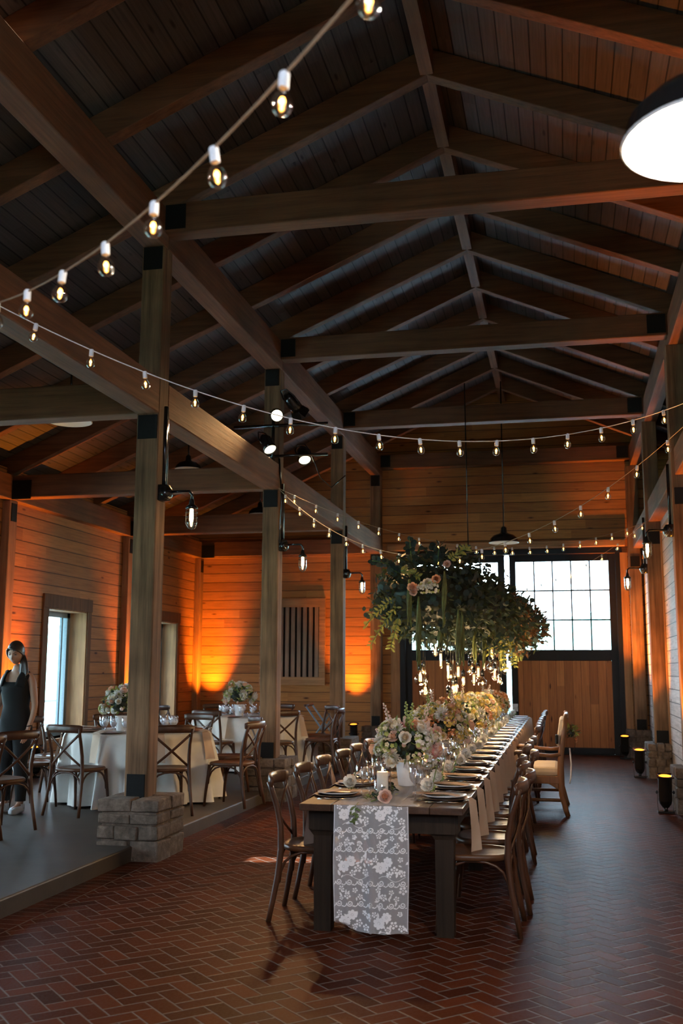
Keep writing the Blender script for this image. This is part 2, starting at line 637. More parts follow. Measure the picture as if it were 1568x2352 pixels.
def dup(root, loc, rz, label, group=None):
    r = root.copy(); COL.objects.link(r)
    r.location = loc; r.rotation_euler = (0, 0, rz)
    r['label'] = label
    if group: r['group'] = group
    for ch in list(root.children):
        c = ch.copy(); COL.objects.link(c); c.parent = r
        for g_ in ch.children:
            d = g_.copy(); COL.objects.link(d); d.parent = c
    return r

ORD = ['first', 'second', 'third', 'fourth', 'fifth', 'sixth', 'seventh', 'eighth', 'ninth', 'tenth', 'eleventh', 'twelfth',
       'thirteenth', 'fourteenth', 'fifteenth', 'sixteenth', 'seventeenth', 'eighteenth', 'nineteenth', 'twentieth', 'twenty-first', 'twenty-second']
# ================================================================== THE BUILDING
RX, RZ, SL = -1.06, 6.9, .43           # ridge line and rafter underside slope
def rafz(x): return RZ-SL*abs(x-RX)
YN, YF = -2.2, 20.0                    # near and far walls
FZ = .12                               # raised aisle floor
LW = -7.4                              # aisle wall plane
XL, XR = -3.5, 1.32                    # inner faces of the post rows
POSTY = [4.5, 8.45, 12.42, 16.32, 19.87]

b = MB(); b.b2((-3.54, YN-.3, -.2), (6.2, YF+.34, 0)); struct('floor', b, 'brick')
b = MB(); b.b2((LW-.35, YN, -.2), (-3.54, YF, FZ)); struct('trim_1', b, 'concrete', .012)

# roof deck (one slope each side)
for i, (xa, xb) in enumerate(((-8.3, RX), (RX, 6.2))):
    b = MB()
    def deck(p, q, ya, yb_):
        za, zb = rafz(p)+.27, rafz(q)+.27
        b.prism([(p, za), (q, zb), (q, zb+.22), (p, za+.22)], 'y', ya, yb_)
    if i == 0:                    # small skylight opening, unseen, added so sun makes a floor patch
        deck(xa, xb, YN-.3, 5.30); deck(xa, xb, 5.64, YF+.3); deck(xa, -3.85, 5.30, 5.64); deck(-2.50, xb, 5.30, 5.64)
    else:
        deck(xa, xb, YN-.3, YF+.3)
    struct('ceiling' if i == 0 else 'ceiling_right', b, 'roof')

b = MB(); b.prism([(-3.9, rafz(-3.9)+.49), (-2.45, rafz(-2.45)+.49), (-2.45, rafz(-2.45)+.50), (-3.9, rafz(-3.9)+.50)], 'y', 5.25, 5.71); struct('window_6', b, 'added_skylight')
# far end wall
b = MB()
b.b2((LW-.4, YF, -.2), (-3.06, YF+.3, 3.8)); b.b2((1.03, YF, -.2), (6.2, YF+.3, 3.8))
b.prism([(LW-.4, 3.8), (6.2, 3.8), (6.2, rafz(6.2)+.4), (RX, RZ+.4), (LW-.4, rafz(LW-.4)+.4)], 'y', YF, YF+.3)
struct('wall_back', b, 'wall')
# near wall, behind the camera, with a high opening added to let in daylight
b = MB()
b.b2((LW-.4, YN-.3, -.2), (6.2, YN, 2.9)); b.b2((LW-.4, YN-.3, 2.9), (-2.4, YN, 4.3)); b.b2((.4, YN-.3, 2.9), (6.2, YN, 4.3))
b.prism([(LW-.4, 4.3), (6.2, 4.3), (6.2, rafz(6.2)+.4), (RX, RZ+.4), (LW-.4, rafz(LW-.4)+.4)], 'y', YN-.3, YN)
struct('wall_front', b, 'wall')
# right wall and the outer wall of the far aisle
b = MB(); b.b2((1.52, YN, -.2), (1.72, YF, 3.86)); struct('wall_right', b, 'greywall')
b = MB(); b.b2((5.9, YN, -.2), (6.1, YF, rafz(5.9)+.3)); struct('wall_right_outer', b, 'wall')
# left wall with window openings, the two unseen ones widened for more daylight
wins = [(4.9, 7.9), (8.9, 11.9), (13.7, 14.97), (17.56, 18.83)]
WB, WT = .55, 2.46
b = MB()
y0 = YN
for a, c in wins:
    b.b2((LW-.36, y0, -.2), (LW, a, 4.3)); b.b2((LW-.36, a, -.2), (LW, c, WB)); b.b2((LW-.36, a, WT), (LW, c, 4.3)); y0 = c
b.b2((LW-.36, y0, -.2), (LW, YF, 4.3))
struct('wall_left', b, 'wall')
for i, (a, c) in enumerate(wins):
    b = MB()
    b.b2((LW, a-.16, WT), (LW+.035, c+.14, WT+.20), 1); b.b2((LW, a-.16, FZ), (LW+.03, a, WT), 1); b.b2((LW, c, FZ), (LW+.03, c+.12, WT), 1)
    b.b2((LW-.33, c-.02, WB), (LW+.01, c, WT)); b.b2((LW-.33, a, WB), (LW+.01, a+.02, WT))
    b.b2((LW-.33, a, WT-.02), (LW+.01, c, WT)); b.b2((LW-.36, a, WB-.04), (LW+.06, c, WB))
    wo = struct('window_%d' % (i+1), b, ['trim_z', 'casing'], .006)
    b = MB(); X = LW-.30
    for y in (a+.05, c-.09):
        b.b2((X-.05, y-.03, WB), (X+.03, y+.05, WT-.02))
    b.b2((X-.05, a, WT-.1), (X+.03, c, WT-.02)); b.b2((X-.05, a, WB), (X+.03, c, WB+.08)); b.b2((X-.03, c-.26, WB), (X+.01, c-.22, WT-.05))
    fr = b.build('window_frame', 'winframe', wo)
    b = MB(); b.b2((X-.012, a+.05, WB+.05), (X-.006, c-.05, WT-.05)); b.build('pane', 'pane', wo)
# shuttered window in the far wall
b = MB(); Y = YF
x0, x1, z0, z1 = -5.88, -4.80, 1.42, 2.82
for q in (((x0-.16, Y-.05, z1), (x1+.13, Y, z1+.18)), ((x0-.16, Y-.05, z0), (x0, Y, z1)), ((x1, Y-.05, z0), (x1+.13, Y, z1)), ((x0-.16, Y-.055, z0-.16), (x1+.13, Y, z0))):
    b.b2(*q)
wo = struct('window_5', b, 'trim_x', .006)
b = MB(); b.b2((x0, Y-.012, z0), (x1, Y-.002, z1)); b.build('shade_backing', 'steel', wo)  # black sheet for the shade behind the slats; wall has no hole
b = MB()
for k in range(9):
    x = x0+.05+k*(x1-x0-.1)/8
    b.box((x, Y-.03, (z0+z1)/2), (.075, .03, z1-z0))
b.build('shutter_slats', 'slat', wo)

# sliding barn doors in the far wall
def barn_door(nm, xa, xb, ga, gb):
    Yd = YF+.06
    b = MB()
    b.b2((xa, Yd, .013), (ga, Yd+.07, 3.80)); b.b2((gb, Yd, .013), (xb, Yd+.07, 3.80))
    b.b2((ga, Yd, 3.66), (gb, Yd+.07, 3.80)); b.b2((ga, Yd, 1.75), (gb, Yd+.07, 1.96)); b.b2((ga, Yd, .013), (gb, Yd+.07, .13))
    o = struct(nm, b, 'doorframe', .008)
    b = MB()
    for k in range(1, 5):
        x = ga+(gb-ga)*k/5
        b.b2((x-.016, Yd+.01, 1.96), (x+.016, Yd+.05, 3.66))
    for k in range(1, 3):
        z = 1.96+1.70*k/3
        b.b2((ga, Yd+.012, z-.016), (gb, Yd+.048, z+.016))
    b.build('muntins', 'doorframe', o)
    b = MB(); b.b2((ga, Yd+.028, 1.96), (gb, Yd+.034, 3.66)); b.build('pane', 'pane', o)
    b = MB(); b.b2((ga, Yd+.015, .13), (gb, Yd+.05, 1.75)); b.build('board_panel', 'doorpanel', o)
    return o
barn_door('door_1', -1.0, 1.029, -.875, .88)
barn_door('door_2', -3.059, -1.09, -2.93, -1.225)
b = MB(); b.b2((-3.2, YF-.02, 3.8), (1.14, YF+.02, 3.90)); b.b2((-3.16, YF-.02, 0), (-3.05, YF+.2, 3.8)); b.b2((1.01, YF-.02, 0), (1.10, YF+.2, 3.8))
struct('trim_2', b, 'doorframe', .006)
b = MB(); b.b2((-3.05, YF, -.02), (1.03, YF+.3, .012)); struct('trim_3', b, 'doorframe')
# notices on the door stiles
for x, z, lab in ((-.937, .86, 'white paper notice on the dark stile of the right barn door'), (-1.16, .88, 'white paper notice on the dark stile of the left barn door')):
    b = MB(); b.box((x, YF+.055, z), (.095, .004, .14)); tag(b.build('notice', 'paper'), lab, 'notice', None)

# wall plates and trims
b = MB(); b.b2((LW, YN, 3.84), (LW+.14, YF, 4.18)); struct('trim_4', b, 'beam_y', .01)
b = MB(); b.b2((1.50, YN, 3.66), (1.52, YF, 3.72)); b.b2((1.50, YN, 0), (1.52, YF, .10)); struct('trim_5', b, 'trim_y', .004)
b = MB(); b.b2((LW, YF-.14, 3.84), (XL-.2, YF, 4.18)); struct('trim_6', b, 'beam_x', .01)
b = MB(); b.b2((-3.4, YF-.10, 3.92), (1.2, YF, 4.05)); struct('trim_7', b, 'trim_x', .01)
b = MB(); b.b2((1.10, YF-.03, 0), (1.24, YF, 3.8)); b.b2((-3.34, YF-.03, 0), (-3.16, YF, 3.8)); struct('trim_8', b, 'trim_z', .004)
b = MB()
for y in POSTY[2:4]:
    b.b2((1.50, y-.24, 0), (1.525, y-.12, 3.66)); b.b2((1.50, y+.12, 0), (1.525, y+.24, 3.66))
struct('trim_9', b, 'trim_z', .004)

# ------------------------------------------------------------------ timbers
def timber(name, lab, cat, lo, hi, ax, group=None, bevel=.012):
    mt = dict(timber_post='post', wall_post='trim_z').get(name, 'beam_'+ax)
    c = [(lo[i]+hi[i])/2 for i in range(3)]
    b = MB(); b.box((0, 0, 0), [hi[i]-lo[i] for i in range(3)])
    return tag(b.build(name, mt, loc=c, bevel=bevel), lab, cat, group)

def plate(parent, lo, hi, n='steel_plate'):
    pl = Vector(parent.location)
    b = MB(); b.b2(Vector(lo)-pl, Vector(hi)-pl)
    return b.build(n, 'steel', parent, bevel=.004)

near = ['beside the camera, outside the left edge', 'on the left nearest the camera, on the kerb', 'carrying the stage lights, second back on the left', 'third back on the left, by the tray stand', 'against the far wall left of the barn doors']
for k, y in enumerate(POSTY):
    o = timber('timber_post', 'rough square timber post '+near[k], 'post', (XL-.215, y-.105, .44), (XL, y+.105, 5.45), 'z', 'posts of the left row')
    plate(o, (XL-.19, y-.115, .45), (XL-.025, y-.10, .68)); plate(o, (XL-.20, y-.115, 3.62), (XL-.015, y-.10, 3.84))
    plate(o, (XL-.20, y-.115, 5.22), (XL-.015, y-.10, 5.44))
nr = ['by the camera, outside the right edge', 'off the right edge, level with the first stone base', 'at the right edge behind the nearest amber floor can', 'on the right wall behind the middle amber floor can', 'in the far corner right of the barn doors']
for k, y in enumerate(POSTY):
    xo = 0 if k < 4 else -.05
    o = timber('timber_post', 'rough square timber post '+nr[k], 'post', (XR-.02+xo, y-.105, .44), (XR+.2+xo, y+.105, 5.45), 'z', 'posts of the right row')
    plate(o, (XR+.005+xo, y-.115, .45), (XR+.18+xo, y-.10, .68)); plate(o, (XR+.005+xo, y-.115, 3.5), (XR+.18+xo, y-.10, 3.7))
for k, y in enumerate(POSTY[2:]):
    o = timber('wall_post', 'pine wall post with black steel shoe, '+['left of the nearer aisle window', 'between the two aisle windows', 'in the far aisle corner'][k], 'post', (LW, y-.10, FZ), (LW+.12, min(y+.10, YF), 3.84), 'z', 'wall posts of the aisle')
    plate(o, (LW+.118, y-.07, 3.55), (LW+.13, min(y+.07, YF), 3.80))
# long beams: header and upper plate on each side, bay by bay
yb = [YN]+POSTY[:]
bayn = ['over the camera', 'in the bay nearest the camera', 'in the second bay', 'in the third bay', 'in the bay by the far wall']
for side, x0, x1 in (('left', XL-.215, XL), ('right', XR+.02, XR+.22)):
    for k in range(5):
        a, c = yb[k]+(.0 if k == 0 else .107), yb[k+1]-.107
        timber('header_beam', 'heavy squared header beam joining the %s posts %s' % (side, bayn[k]), 'beam', (x0, a, 3.85), (x1, c, 4.175), 'y', side+' header beams')
        a, c = yb[k]+.001, (YF if k == 4 else yb[k+1])
        timber('upper_plate', 'heavy roof plate high on the %s posts %s' % (side, bayn[k]), 'beam', (x0, a, 5.45), (x1, c, 5.83), 'y', side+' roof plates')
tn = ['above the camera', 'nearest the camera', 'second from the camera', 'third from the camera', 'against the far wall']
for k, y in enumerate(POSTY):
    o = timber('tie_beam', 'long roof tie beam crossing the hall %s' % tn[k], 'beam', (XL, y-.10, 5.57), (XR+.02, min(y+.10, YF), 5.86), 'x', 'roof tie beams')
    plate(o, (XL+.001, y-.11, 5.60), (XL+.2, y-.098, 5.84)); plate(o, (XR-.22, y-.11, 5.60), (XR, y-.098, 5.84))
    o = timber('aisle_tie_beam', 'low tie beam spanning the left aisle %s' % tn[k], 'beam', (LW+.14, y-.10, 3.86), (XL-.215, min(y+.10, YF), 4.17), 'x', 'aisle tie beams')
    plate(o, (LW+.141, y-.115, 3.84), (LW+.42, y-.098, 4.10))
# rafters
RY = [8.5+1.32*k for k in range(-7, 9)]
for k, y in enumerate(RY):
    y = min(y, YF-.07)
    for sd in ('left', 'right'):
        xe = -7.75 if sd == 'left' else 5.85
        b = MB()
        p = [(RX, RZ), (xe, rafz(xe)), (xe, rafz(xe)+.27), (RX, RZ+.27)]
        if sd == 'right': p = p[::-1]
        b.prism(p, 'y', y-.065, y+.065)
        o = tag(b.build('rafter', 'beam_x', bevel=.008), 'dark roof rafter on the %s slope, %s counting from the far wall' % (sd, ORD[len(RY)-1-k]), 'rafter', 'rafters of the %s slope' % sd)
b = MB(); b.b2((RX-.06, YN, RZ-.0), (RX+.06, YF, RZ+.27)); tag(b.build('ridge_beam', 'beam_y'), 'dark ridge beam along the peak of the roof', 'beam')

# ------------------------------------------------------------------ stone bases
def stone_base(name, lab, x0, x1, y0, y1, h, seed, group=None):
    rng = random.Random(seed)
    b = MB()
    z = -.02
    rows = [.19, .13, .10, .12] if h > .45 else [.2, .12, .1]
    sc_ = (h+.02)/sum(rows)
    for q, rh in enumerate(rows):
        rh *= sc_
        for sx_ in range(2):
            pass
        # front/back runs along x, side runs along y
        def run(a, c, n):
            cuts = sorted([a]+[a+(c-a)*(k+rng.uniform(-.22, .22))/n for k in range(1, n)]+[c])
            return list(zip(cuts[:-1], cuts[1:]))
        nx = rng.choice((2, 3, 3)); ny = 2
        d = .12
        def stone(ax, ay, bx, by, top):
            g_ = .006
            zz0, zz1 = z+g_, z+rh-g_+rng.uniform(-.004, .006 if top else .0)
            jx = [rng.uniform(-.016, .016) for _ in range(8)]
            jy = [rng.uniform(-.016, .016) for _ in range(8)]
            jz = [rng.uniform(-.008, .008) for _ in range(8)]
            vs_ = []
            i = 0
            for X in (ax+g_, bx-g_):
                for Y in (ay+g_, by-g_):
                    for Z in (zz0, zz1):
                        vs_.append((X+jx[i]*.6, Y+jy[i]*.6, Z+jz[i])); i += 1
            b.add(vs_, [(0, 1, 3, 2), (4, 6, 7, 5), (0, 4, 5, 1), (2, 3, 7, 6), (0, 2, 6, 4), (1, 5, 7, 3)])
        top = q == len(rows)-1
        for a, c in run(x0, x1, nx):
            stone(a, y0, c, (y0+y1)/2, top)
        for a, c in run(x0, x1, nx):
            stone(a, (y0+y1)/2, c, y1, top)
        z += rh
    b.b2((x0+.03, y0+.03, -.02), (x1-.03, y1-.03, h-.05))
    o = b.build(name, 'stone', bevel=.012)
    return tag(o, lab, 'stone base', group)
bl = [None, 'stacked stone pier base under the nearest left post, on the kerb', 'stacked stone pier base under the second left post', 'stacked stone pier base under the third left post, by the tray stand', 'stacked stone pier base left of the barn doors']
for k in range(1, 5):
    y = POSTY[k]
    stone_base('stone_base', bl[k], -3.86, -3.31, y-.31, min(y+.30, YF-.02), .50, k, 'stone pier bases')
br = [None, 'stacked stone pier base off the right edge', 'stacked stone pier base at the right edge behind the nearest floor can', 'stacked stone pier base on the right wall behind the middle floor can', 'stacked stone pier base right of the barn doors']
for k in range(1, 5):
    y = POSTY[k]
    xo = 0 if k < 4 else -.09
    stone_base('stone_base', br[k], 1.17+xo, 1.52, y-.37, min(y+.30, YF-.04), .50, 20+k, 'stone pier bases')

# ------------------------------------------------------------------ outdoors
b = MB(); b.b2((-90, YF+.4, -.3), (90, 160, -.08)); struct('ground_beyond', b, 'grass')
b = MB(); b.b2((-9, YF+.35, -.2), (7, YF+7.5, -.02)); struct('bounce_ground_beyond', b, 'bounce_ground')  # pale slab added to bounce sun up through the door panes
b = MB(); b.b2((-90, -60, -.3), (LW-.4, YF+.4, -.08)); b.b2((LW-.4, -60, -.3), (90, YN-.3, -.08)); struct('ground_beside', b, 'grass')
b = MB()
n = 24
vs_, fs_ = [], []
rng = random.Random(4)
for i in range(n+1):
    x = -60+i*5
    h = 6+2.5*math.sin(i*.55)+rng.uniform(-.5, .5)
    vs_ += [(x, 90, -.3), (x, 108, h), (x, 150, h+2.5)]
for i in range(n):
    o_ = i*3
    fs_ += [(o_, o_+3, o_+4, o_+1), (o_+1, o_+4, o_+5, o_+2)]
b.add(vs_, fs_, 0, True); struct('hills', b, 'hill')
b = MB(); b.prism([(LW-.3, 2.95), (-9.6, 2.78), (-9.6, 2.86), (LW-.3, 3.05)], 'y', 2, 26); tag(b.build('added_porch_roof', 'porch'), 'unseen porch roof added to keep sun off the aisle windows', 'porch roof')  # unseen roof, added to shade the deck and windows from the sun
# porch seen through the aisle windows
b = MB(); b.b2((-10.4, 8, -.1), (LW-.37, 30, .05)); tag(b.build('porch_deck', 'porch'), 'pale porch deck outside the aisle windows', 'deck')
for k, y in enumerate((15.9, 17.9, 19.9, 24.5)):
    b = MB(); b.box((-9.9, y, 1.5), (.22, .5, 3.0)); tag(b.build('porch_post', 'porch', bevel=.01), 'grey porch pier seen outside the nearer aisle window, %s from the left' % ORD[k], 'post', 'porch piers')
b = MB(); b.tube([(-9.8, 8, .95), (-9.8, 30, .95)], .03, 8); b.tube([(-9.8, 8, .5), (-9.8, 30, .5)], .02, 8); tag(b.build('porch_rail', 'porch'), 'thin porch rail outside the aisle windows', 'rail')
# ================================================================== CROSS-BACK CHAIRS
def chair_parts():
    P = {}
    # rear legs run up into the back posts
    def rear(sgn):
        b = MB()
        pts = [(.222*sgn, -.275, 0), (.212*sgn, -.252, .12), (.20*sgn, -.222, .28), (.192*sgn, -.205, .44), (.188*sgn, -.21, .58), (.188*sgn, -.235, .70), (.194*sgn, -.268, .80), (.204*sgn, -.285, .855)]
        b.tube(pts, [.014, .015, .017, .018, .017, .016, .015, .014], 8, up=(0, 1, 0), flat=(1.0, 1.15))
        return b
    def front(sgn):
        b = MB()
        b.tube([(.212*sgn, .225, 0), (.205*sgn, .212, .15), (.195*sgn, .19, .32), (.19*sgn, .18, .435)], [.013, .015, .018, .019], 8, up=(0, 1, 0))
        return b
    P['leg'] = [rear(-1).mesh('rear_leg', 'chair'), rear(1).mesh('rear_leg', 'chair'), front(-1).mesh('front_leg', 'chair'), front(1).mesh('front_leg', 'chair')]
    b = MB()
    pts = [(x, -.262-.055*(1-(x/.225)**2), .852+.006*(1-(x/.225)**2)) for x in [-.225+.45*i/12 for i in range(13)]]
    b.tube(pts, [.75]+[1]*11+[.75], 10, up=(0, 0, 1), flat=(.0135, .040))
    P['top_rail'] = [b.mesh('top_rail', 'chair')]
    def slat(sgn):
        b = MB()
        pts = []
        for i in range(9):
            t = i/8
            pts.append(((-.188+.372*t)*sgn, -.262+.052*t-.030*math.sin(PI*t)+(.006 if sgn > 0 else -.006), .80-.32*t))
        b.tube(pts, 1, 8, up=(0, 1, .2), flat=(.013, .006))
        return b.mesh('cross_slat', 'chair')
    P['cross_slat'] = [slat(1), slat(-1)]
    b = MB()
    # rounded trapezoid seat with a raised rim and a dished middle
    def outline(k, z):
        out = []
        for i in range(36):
            a = 2*PI*i/36
            ca, sa = math.cos(a), math.sin(a)
            q = (abs(ca)**3.2+abs(sa)**3.2)**(-1/3.2)
            x, y = .225*q*ca, .218*q*sa
            x *= (1+.10*(y/.21))*.97
            out.append((x*k, y*k, z))
        return out
    rings = [outline(.96, .425), outline(1.0, .432), outline(1.0, .452), outline(.97, .461), outline(.88, .461), outline(.8, .454), outline(.4, .450)]
    vs_ = [v for r in rings for v in r]
    fs_ = []
    for i in range(len(rings)-1):
        for k in range(36):
            fs_.append((i*36+k, i*36+(k+1) % 36, (i+1)*36+(k+1) % 36, (i+1)*36+k))
    fs_ += [tuple(range(36))[::-1], tuple(range((len(rings)-1)*36, len(rings)*36))]
    b.add(vs_, fs_, 0, True)
    P['seat'] = [b.mesh('seat', 'chairseat')]
    br = []
    def arch(p0, p1):
        p0, p1 = Vector(p0), Vector(p1)
        b = MB(); pts = []
        for t, z in ((0, .235), (.02, .30), (.09, .362), (.2, .40), (.35, .42), (.5, .424), (.65, .42), (.8, .40), (.91, .362), (.98, .30), (1, .235)):
            q = p0.lerp(p1, t); q.z = z; pts.append(q)
        b.tube(pts, .0095, 7)
        return b.mesh('brace', 'chair')
    br = [arch((-.195, -.214, 0), (.195, -.214, 0)), arch((-.192, .19, 0), (.192, .19, 0)), arch((-.195, -.214, 0), (-.192, .19, 0)), arch((.195, -.214, 0), (.192, .19, 0))]
    P['brace'] = br
    return P
CP = chair_parts()
def make_chair(loc, face, label, group):
    """face: direction the sitter looks, as an angle in plan"""
    t = thing('cross_back_chair', label, 'chair', loc, face-PI/2, group)
    for nm, ms in CP.items():
        for me in ms:
            o = bpy.data.objects.new(nm, me); COL.objects.link(o); o.parent = t
    return t

rng = random.Random(11)
# left side of the long table, facing the table
for k in range(18):
    y = 6.68+.665*k
    make_chair((-1.60+rng.uniform(-.015, .015), y+rng.uniform(-.02, .02), 0), rng.uniform(-.05, .05), 'walnut cross-back chair left of the long table, %s from the lace end' % ORD[k], 'chairs on the left of the long table')
ry = [6.62, 7.22, 7.84, 8.42, 9.0, 9.62, 10.25, 10.85, 12.95, 13.6, 14.2, 14.85, 15.45, 16.05, 16.7, 17.3, 17.9]
for k, y in enumerate(ry):
    xo = [.05, .10, .03, .0, .06, 0, 0, 0][k] if k < 8 else 0
    make_chair((-.63+xo+rng.uniform(-.01, .01), y, 0), PI+rng.uniform(-.05, .05), 'walnut cross-back chair right of the long table, %s from the lace end' % ORD[k], 'chairs on the right of the long table')

# ================================================================== LONG TABLE
TX = -1.11          # centre line
TY0, TY1 = 6.20, 18.30
TW = .50            # half width
n = 5
seg = (TY1-TY0)/n
TOP = .76
b = MB()
for i in range(5):
    x0 = -TW+2*TW*i/5
    b.b2((x0+.0015, -seg/2+.002, TOP-.042), (x0+2*TW/5-.0015, seg/2-.002, TOP))
me_top = b.mesh('tabletop', 'table')
b = MB()
for s_ in (-1, 1):
    b.b2((-TW+.06, s_*(seg/2-.10)-.018, TOP-.165), (TW-.06, s_*(seg/2-.10)+.018, TOP-.044))
    b.b2((s_*(TW-.09)-.018, -seg/2+.1, TOP-.165), (s_*(TW-.09)+.018, seg/2-.1, TOP-.044))
me_ap = b.mesh('apron', 'tableleg')
b = MB()
b.add([(-.052, -.052, .0), (.052, -.052, 0), (.052, .052, 0), (-.052, .052, 0), (-.056, -.056, .56), (.056, -.056, .56), (.056, .056, .56), (-.056, .056, .56),
       (-.085, -.068, .60), (.085, -.068, .60), (.085, .068, .60), (-.085, .068, .60), (-.085, -.068, TOP-.043), (.085, -.068, TOP-.043), (.085, .068, TOP-.043), (-.085, .068, TOP-.043)],
      [(3, 2, 1, 0)]+[(r*4+i, r*4+(i+1) % 4, (r+1)*4+(i+1) % 4, (r+1)*4+i) for r in range(3) for i in range(4)]+[(12, 13, 14, 15)])
me_leg = b.mesh('leg', 'tableleg')
b = MB(); b.lathe([(.012, 0), (.011, .004), (.006, .007), (0, .008)], 12); me_bolt = b.mesh('bolt', 'silver')
for k in range(n):
    t = thing('farm_table', 'dark wooden farm table forming the long row, %s from the camera' % ORD[k], 'table', (TX, TY0+seg*(k+.5), 0), 0, 'farm tables of the long row')
    for nm, me in (('tabletop', me_top), ('apron', me_ap)):
        o = bpy.data.objects.new(nm, me); COL.objects.link(o); o.parent = t
        if nm == 'tabletop':
            bv = o.modifiers.new('bevel', 'BEVEL'); bv.width = .004; bv.segments = 2
    for sx_ in (-1, 1):
        for sy in (-1, 1):
            o = bpy.data.objects.new('leg', me_leg); COL.objects.link(o); o.parent = t; o.location = (sx_*(TW-.125), sy*(seg/2-.16), 0)
        if k == 0:
            o2 = bpy.data.objects.new('bolt', me_bolt); COL.objects.link(o2); o2.parent = t
            o2.location = (sx_*(TW-.125), -seg/2+.092, TOP-.10); o2.rotation_euler = (PI/2, 0, 0)

# ------------------------------------------------------------------ lace runner
def lace_runner():
    b = MB()
    W, H = .455, .725      # width, drop
    x0 = -1.388
    yf = TY0-.012
    nx, nz = 26, 40
    def fold(u, v):
        c = -.020*math.exp(-((u-.50)/.022)**2)*min(1, v*3+.3)
        return c-.013*math.sin(u*9+v*2)*(.35+v)-.018*v*math.sin(u*3.1)-.006*math.sin(u*23+v*4)
    def P(u, v, off=0):
        x = x0+W*u+.006*math.sin(v*5)*(1 if u > .5 else -1)*v
        z = TOP+.002-H*v
        y = yf+fold(u, v)-off
        if v > .93 and u < .3:                       # lower left corner tucked under
            q = (v-.93)/.07*(1-u/.3); y += .05*q; x += .05*q; z += .03*q
        return (x, y, z)
    vs_ = [P(i/nx, j/nz) for j in range(nz+1) for i in range(nx+1)]
    fs_ = [(j*(nx+1)+i, j*(nx+1)+i+1, (j+1)*(nx+1)+i+1, (j+1)*(nx+1)+i) for j in range(nz) for i in range(nx)]
    b.add(vs_, fs_, 0, True)
    # part lying on the table
    ny = 30
    vs_ = []
    for j in range(ny+1):
        t = j/ny
        for i in range(nx+1):
            u = i/nx
            z = TOP+.002+.003*abs(math.sin(u*14+t*9))
            xs = x0+W*u+(.07*math.exp(-((t-.06)/.05)**2) if u > .8 else 0)
            if u > .8: z += .012*math.exp(-((t-.06)/.05)**2)*math.sin((u-.8)*15)
            vs_.append((xs, yf+(TY1-.3-yf)*t**2.2, z))
    b.add(vs_, fs_[:0]+[(j*(nx+1)+i, j*(nx+1)+i+1, (j+1)*(nx+1)+i+1, (j+1)*(nx+1)+i) for j in range(ny) for i in range(nx)], 0, True)
    # woven motifs standing on the net: (u across 0..W metres, v down in metres)
    OFF = .0025
    def pt(u, v, off=OFF): return P(u/W, v/H, off)
    def poly(pts):
        b.add([pt(min(max(u, .004), W-.004), min(max(v, 0), H-.002)) for u, v in pts], [tuple(range(len(pts)))], 1)
    def ribbon(pts, w0):
        for i in range(len(pts)-1):
            (u, v), (p, q) = pts[i], pts[i+1]
            du, dv = p-u, q-v; L = math.hypot(du, dv) or 1
            nu, nv = -dv/L*w0, du/L*w0
            poly([(u+nu, v+nv), (p+nu, q+nv), (p-nu, q-nv), (u-nu, v-nv)])
    def flower(u, v, r, npet=6, ph=0, rings=1):
        for g_ in range(rings):
            rr = r*(1-.42*g_)
            for k in range(npet):
                a = ph+2*PI*k/npet+g_*.5
                cu, cv = u+math.cos(a)*rr*.6, v+math.sin(a)*rr*.6
                poly([(cu+math.cos(a+2*PI*i/7)*rr*.30, cv+math.sin(a+2*PI*i/7)*rr*.30) for i in range(7)])
        poly([(u+math.cos(2*PI*i/7)*r*.18, v+math.sin(2*PI*i/7)*r*.18) for i in range(7)])
    def lf(u, v, a, L):
        ca, sa = math.cos(a), math.sin(a)
        pts = [(0, 0), (.35, .2), (.7, .16), (1, 0), (.7, -.16), (.35, -.2)]
        poly([(u+(p*ca-q*sa)*L, v+(p*sa+q*ca)*L) for p, q in pts])
    def scroll_row(v):
        for k in range(7):
            cu = .035+k*.064
            pts = []
            for i in range(22):
                t = i/21
                a = PI*1.05-t*PI*3.1; r = .0185*(1-t*.80)
                pts.append((cu+math.cos(a)*r, v+math.sin(a)*r))
            ribbon([(cu-.05, v+.014), (cu-.034, v+.019), (cu-.022, v+.010)]+pts[:1], .0028)
            ribbon(pts, .0030)
            ribbon([(cu+.018+.001*i*i*.4, v+.014+.002*math.sin(i)) for i in range(5)], .0028)
    rg = random.Random(3)
    def big_band(v):
        for u0 in (.035, .255):
            for (du, dv, r) in ((.03, .0, .040), (.075, -.035, .034), (.115, .01, .026), (.085, .035, .022), (.16, .03, .024), (.185, -.03, .026), (.15, -.05, .018), (.0, -.045, .02)):
                if u0+du < W-.02: flower(u0+du, v+dv, r, 7 if r > .03 else 5, rg.random()*3, 2 if r > .03 else 1)
            for k in range(12):
                u = u0+rg.random()*.19; lf(u, v+rg.uniform(-.075, .07), rg.uniform(0, 6.28), rg.uniform(.022, .04))
            ribbon([(u0+.02+.02*i, v+.06-.015*math.sin(i*.9)) for i in range(9)], .0013)
    def small_band(v):
        for u0 in (.03, .255):
            for (du, dv, r) in ((.02, -.02, .019), (.055, .02, .024), (.10, -.01, .018), (.13, .028, .019), (.165, -.018, .028), (.018, .035, .015)):
                if u0+du < W-.02: flower(u0+du, v+dv, r, 5, rg.random()*3)
            for k in range(9):
                lf(u0+rg.random()*.19, v+rg.uniform(-.045, .045), rg.uniform(0, 6.28), rg.uniform(.02, .036))
    big_band(.055); scroll_row(.142); small_band(.195); scroll_row(.252); big_band(.355); scroll_row(.442); small_band(.50); scroll_row(.565); big_band(.665)
    ribbon([(.003, v*.02) for v in range(36)], .0035); ribbon([(W-.003, v*.02) for v in range(36)], .0035)
    # soft bands of denser weave
    o = b.build('lace_runner', ['net', 'lace'])
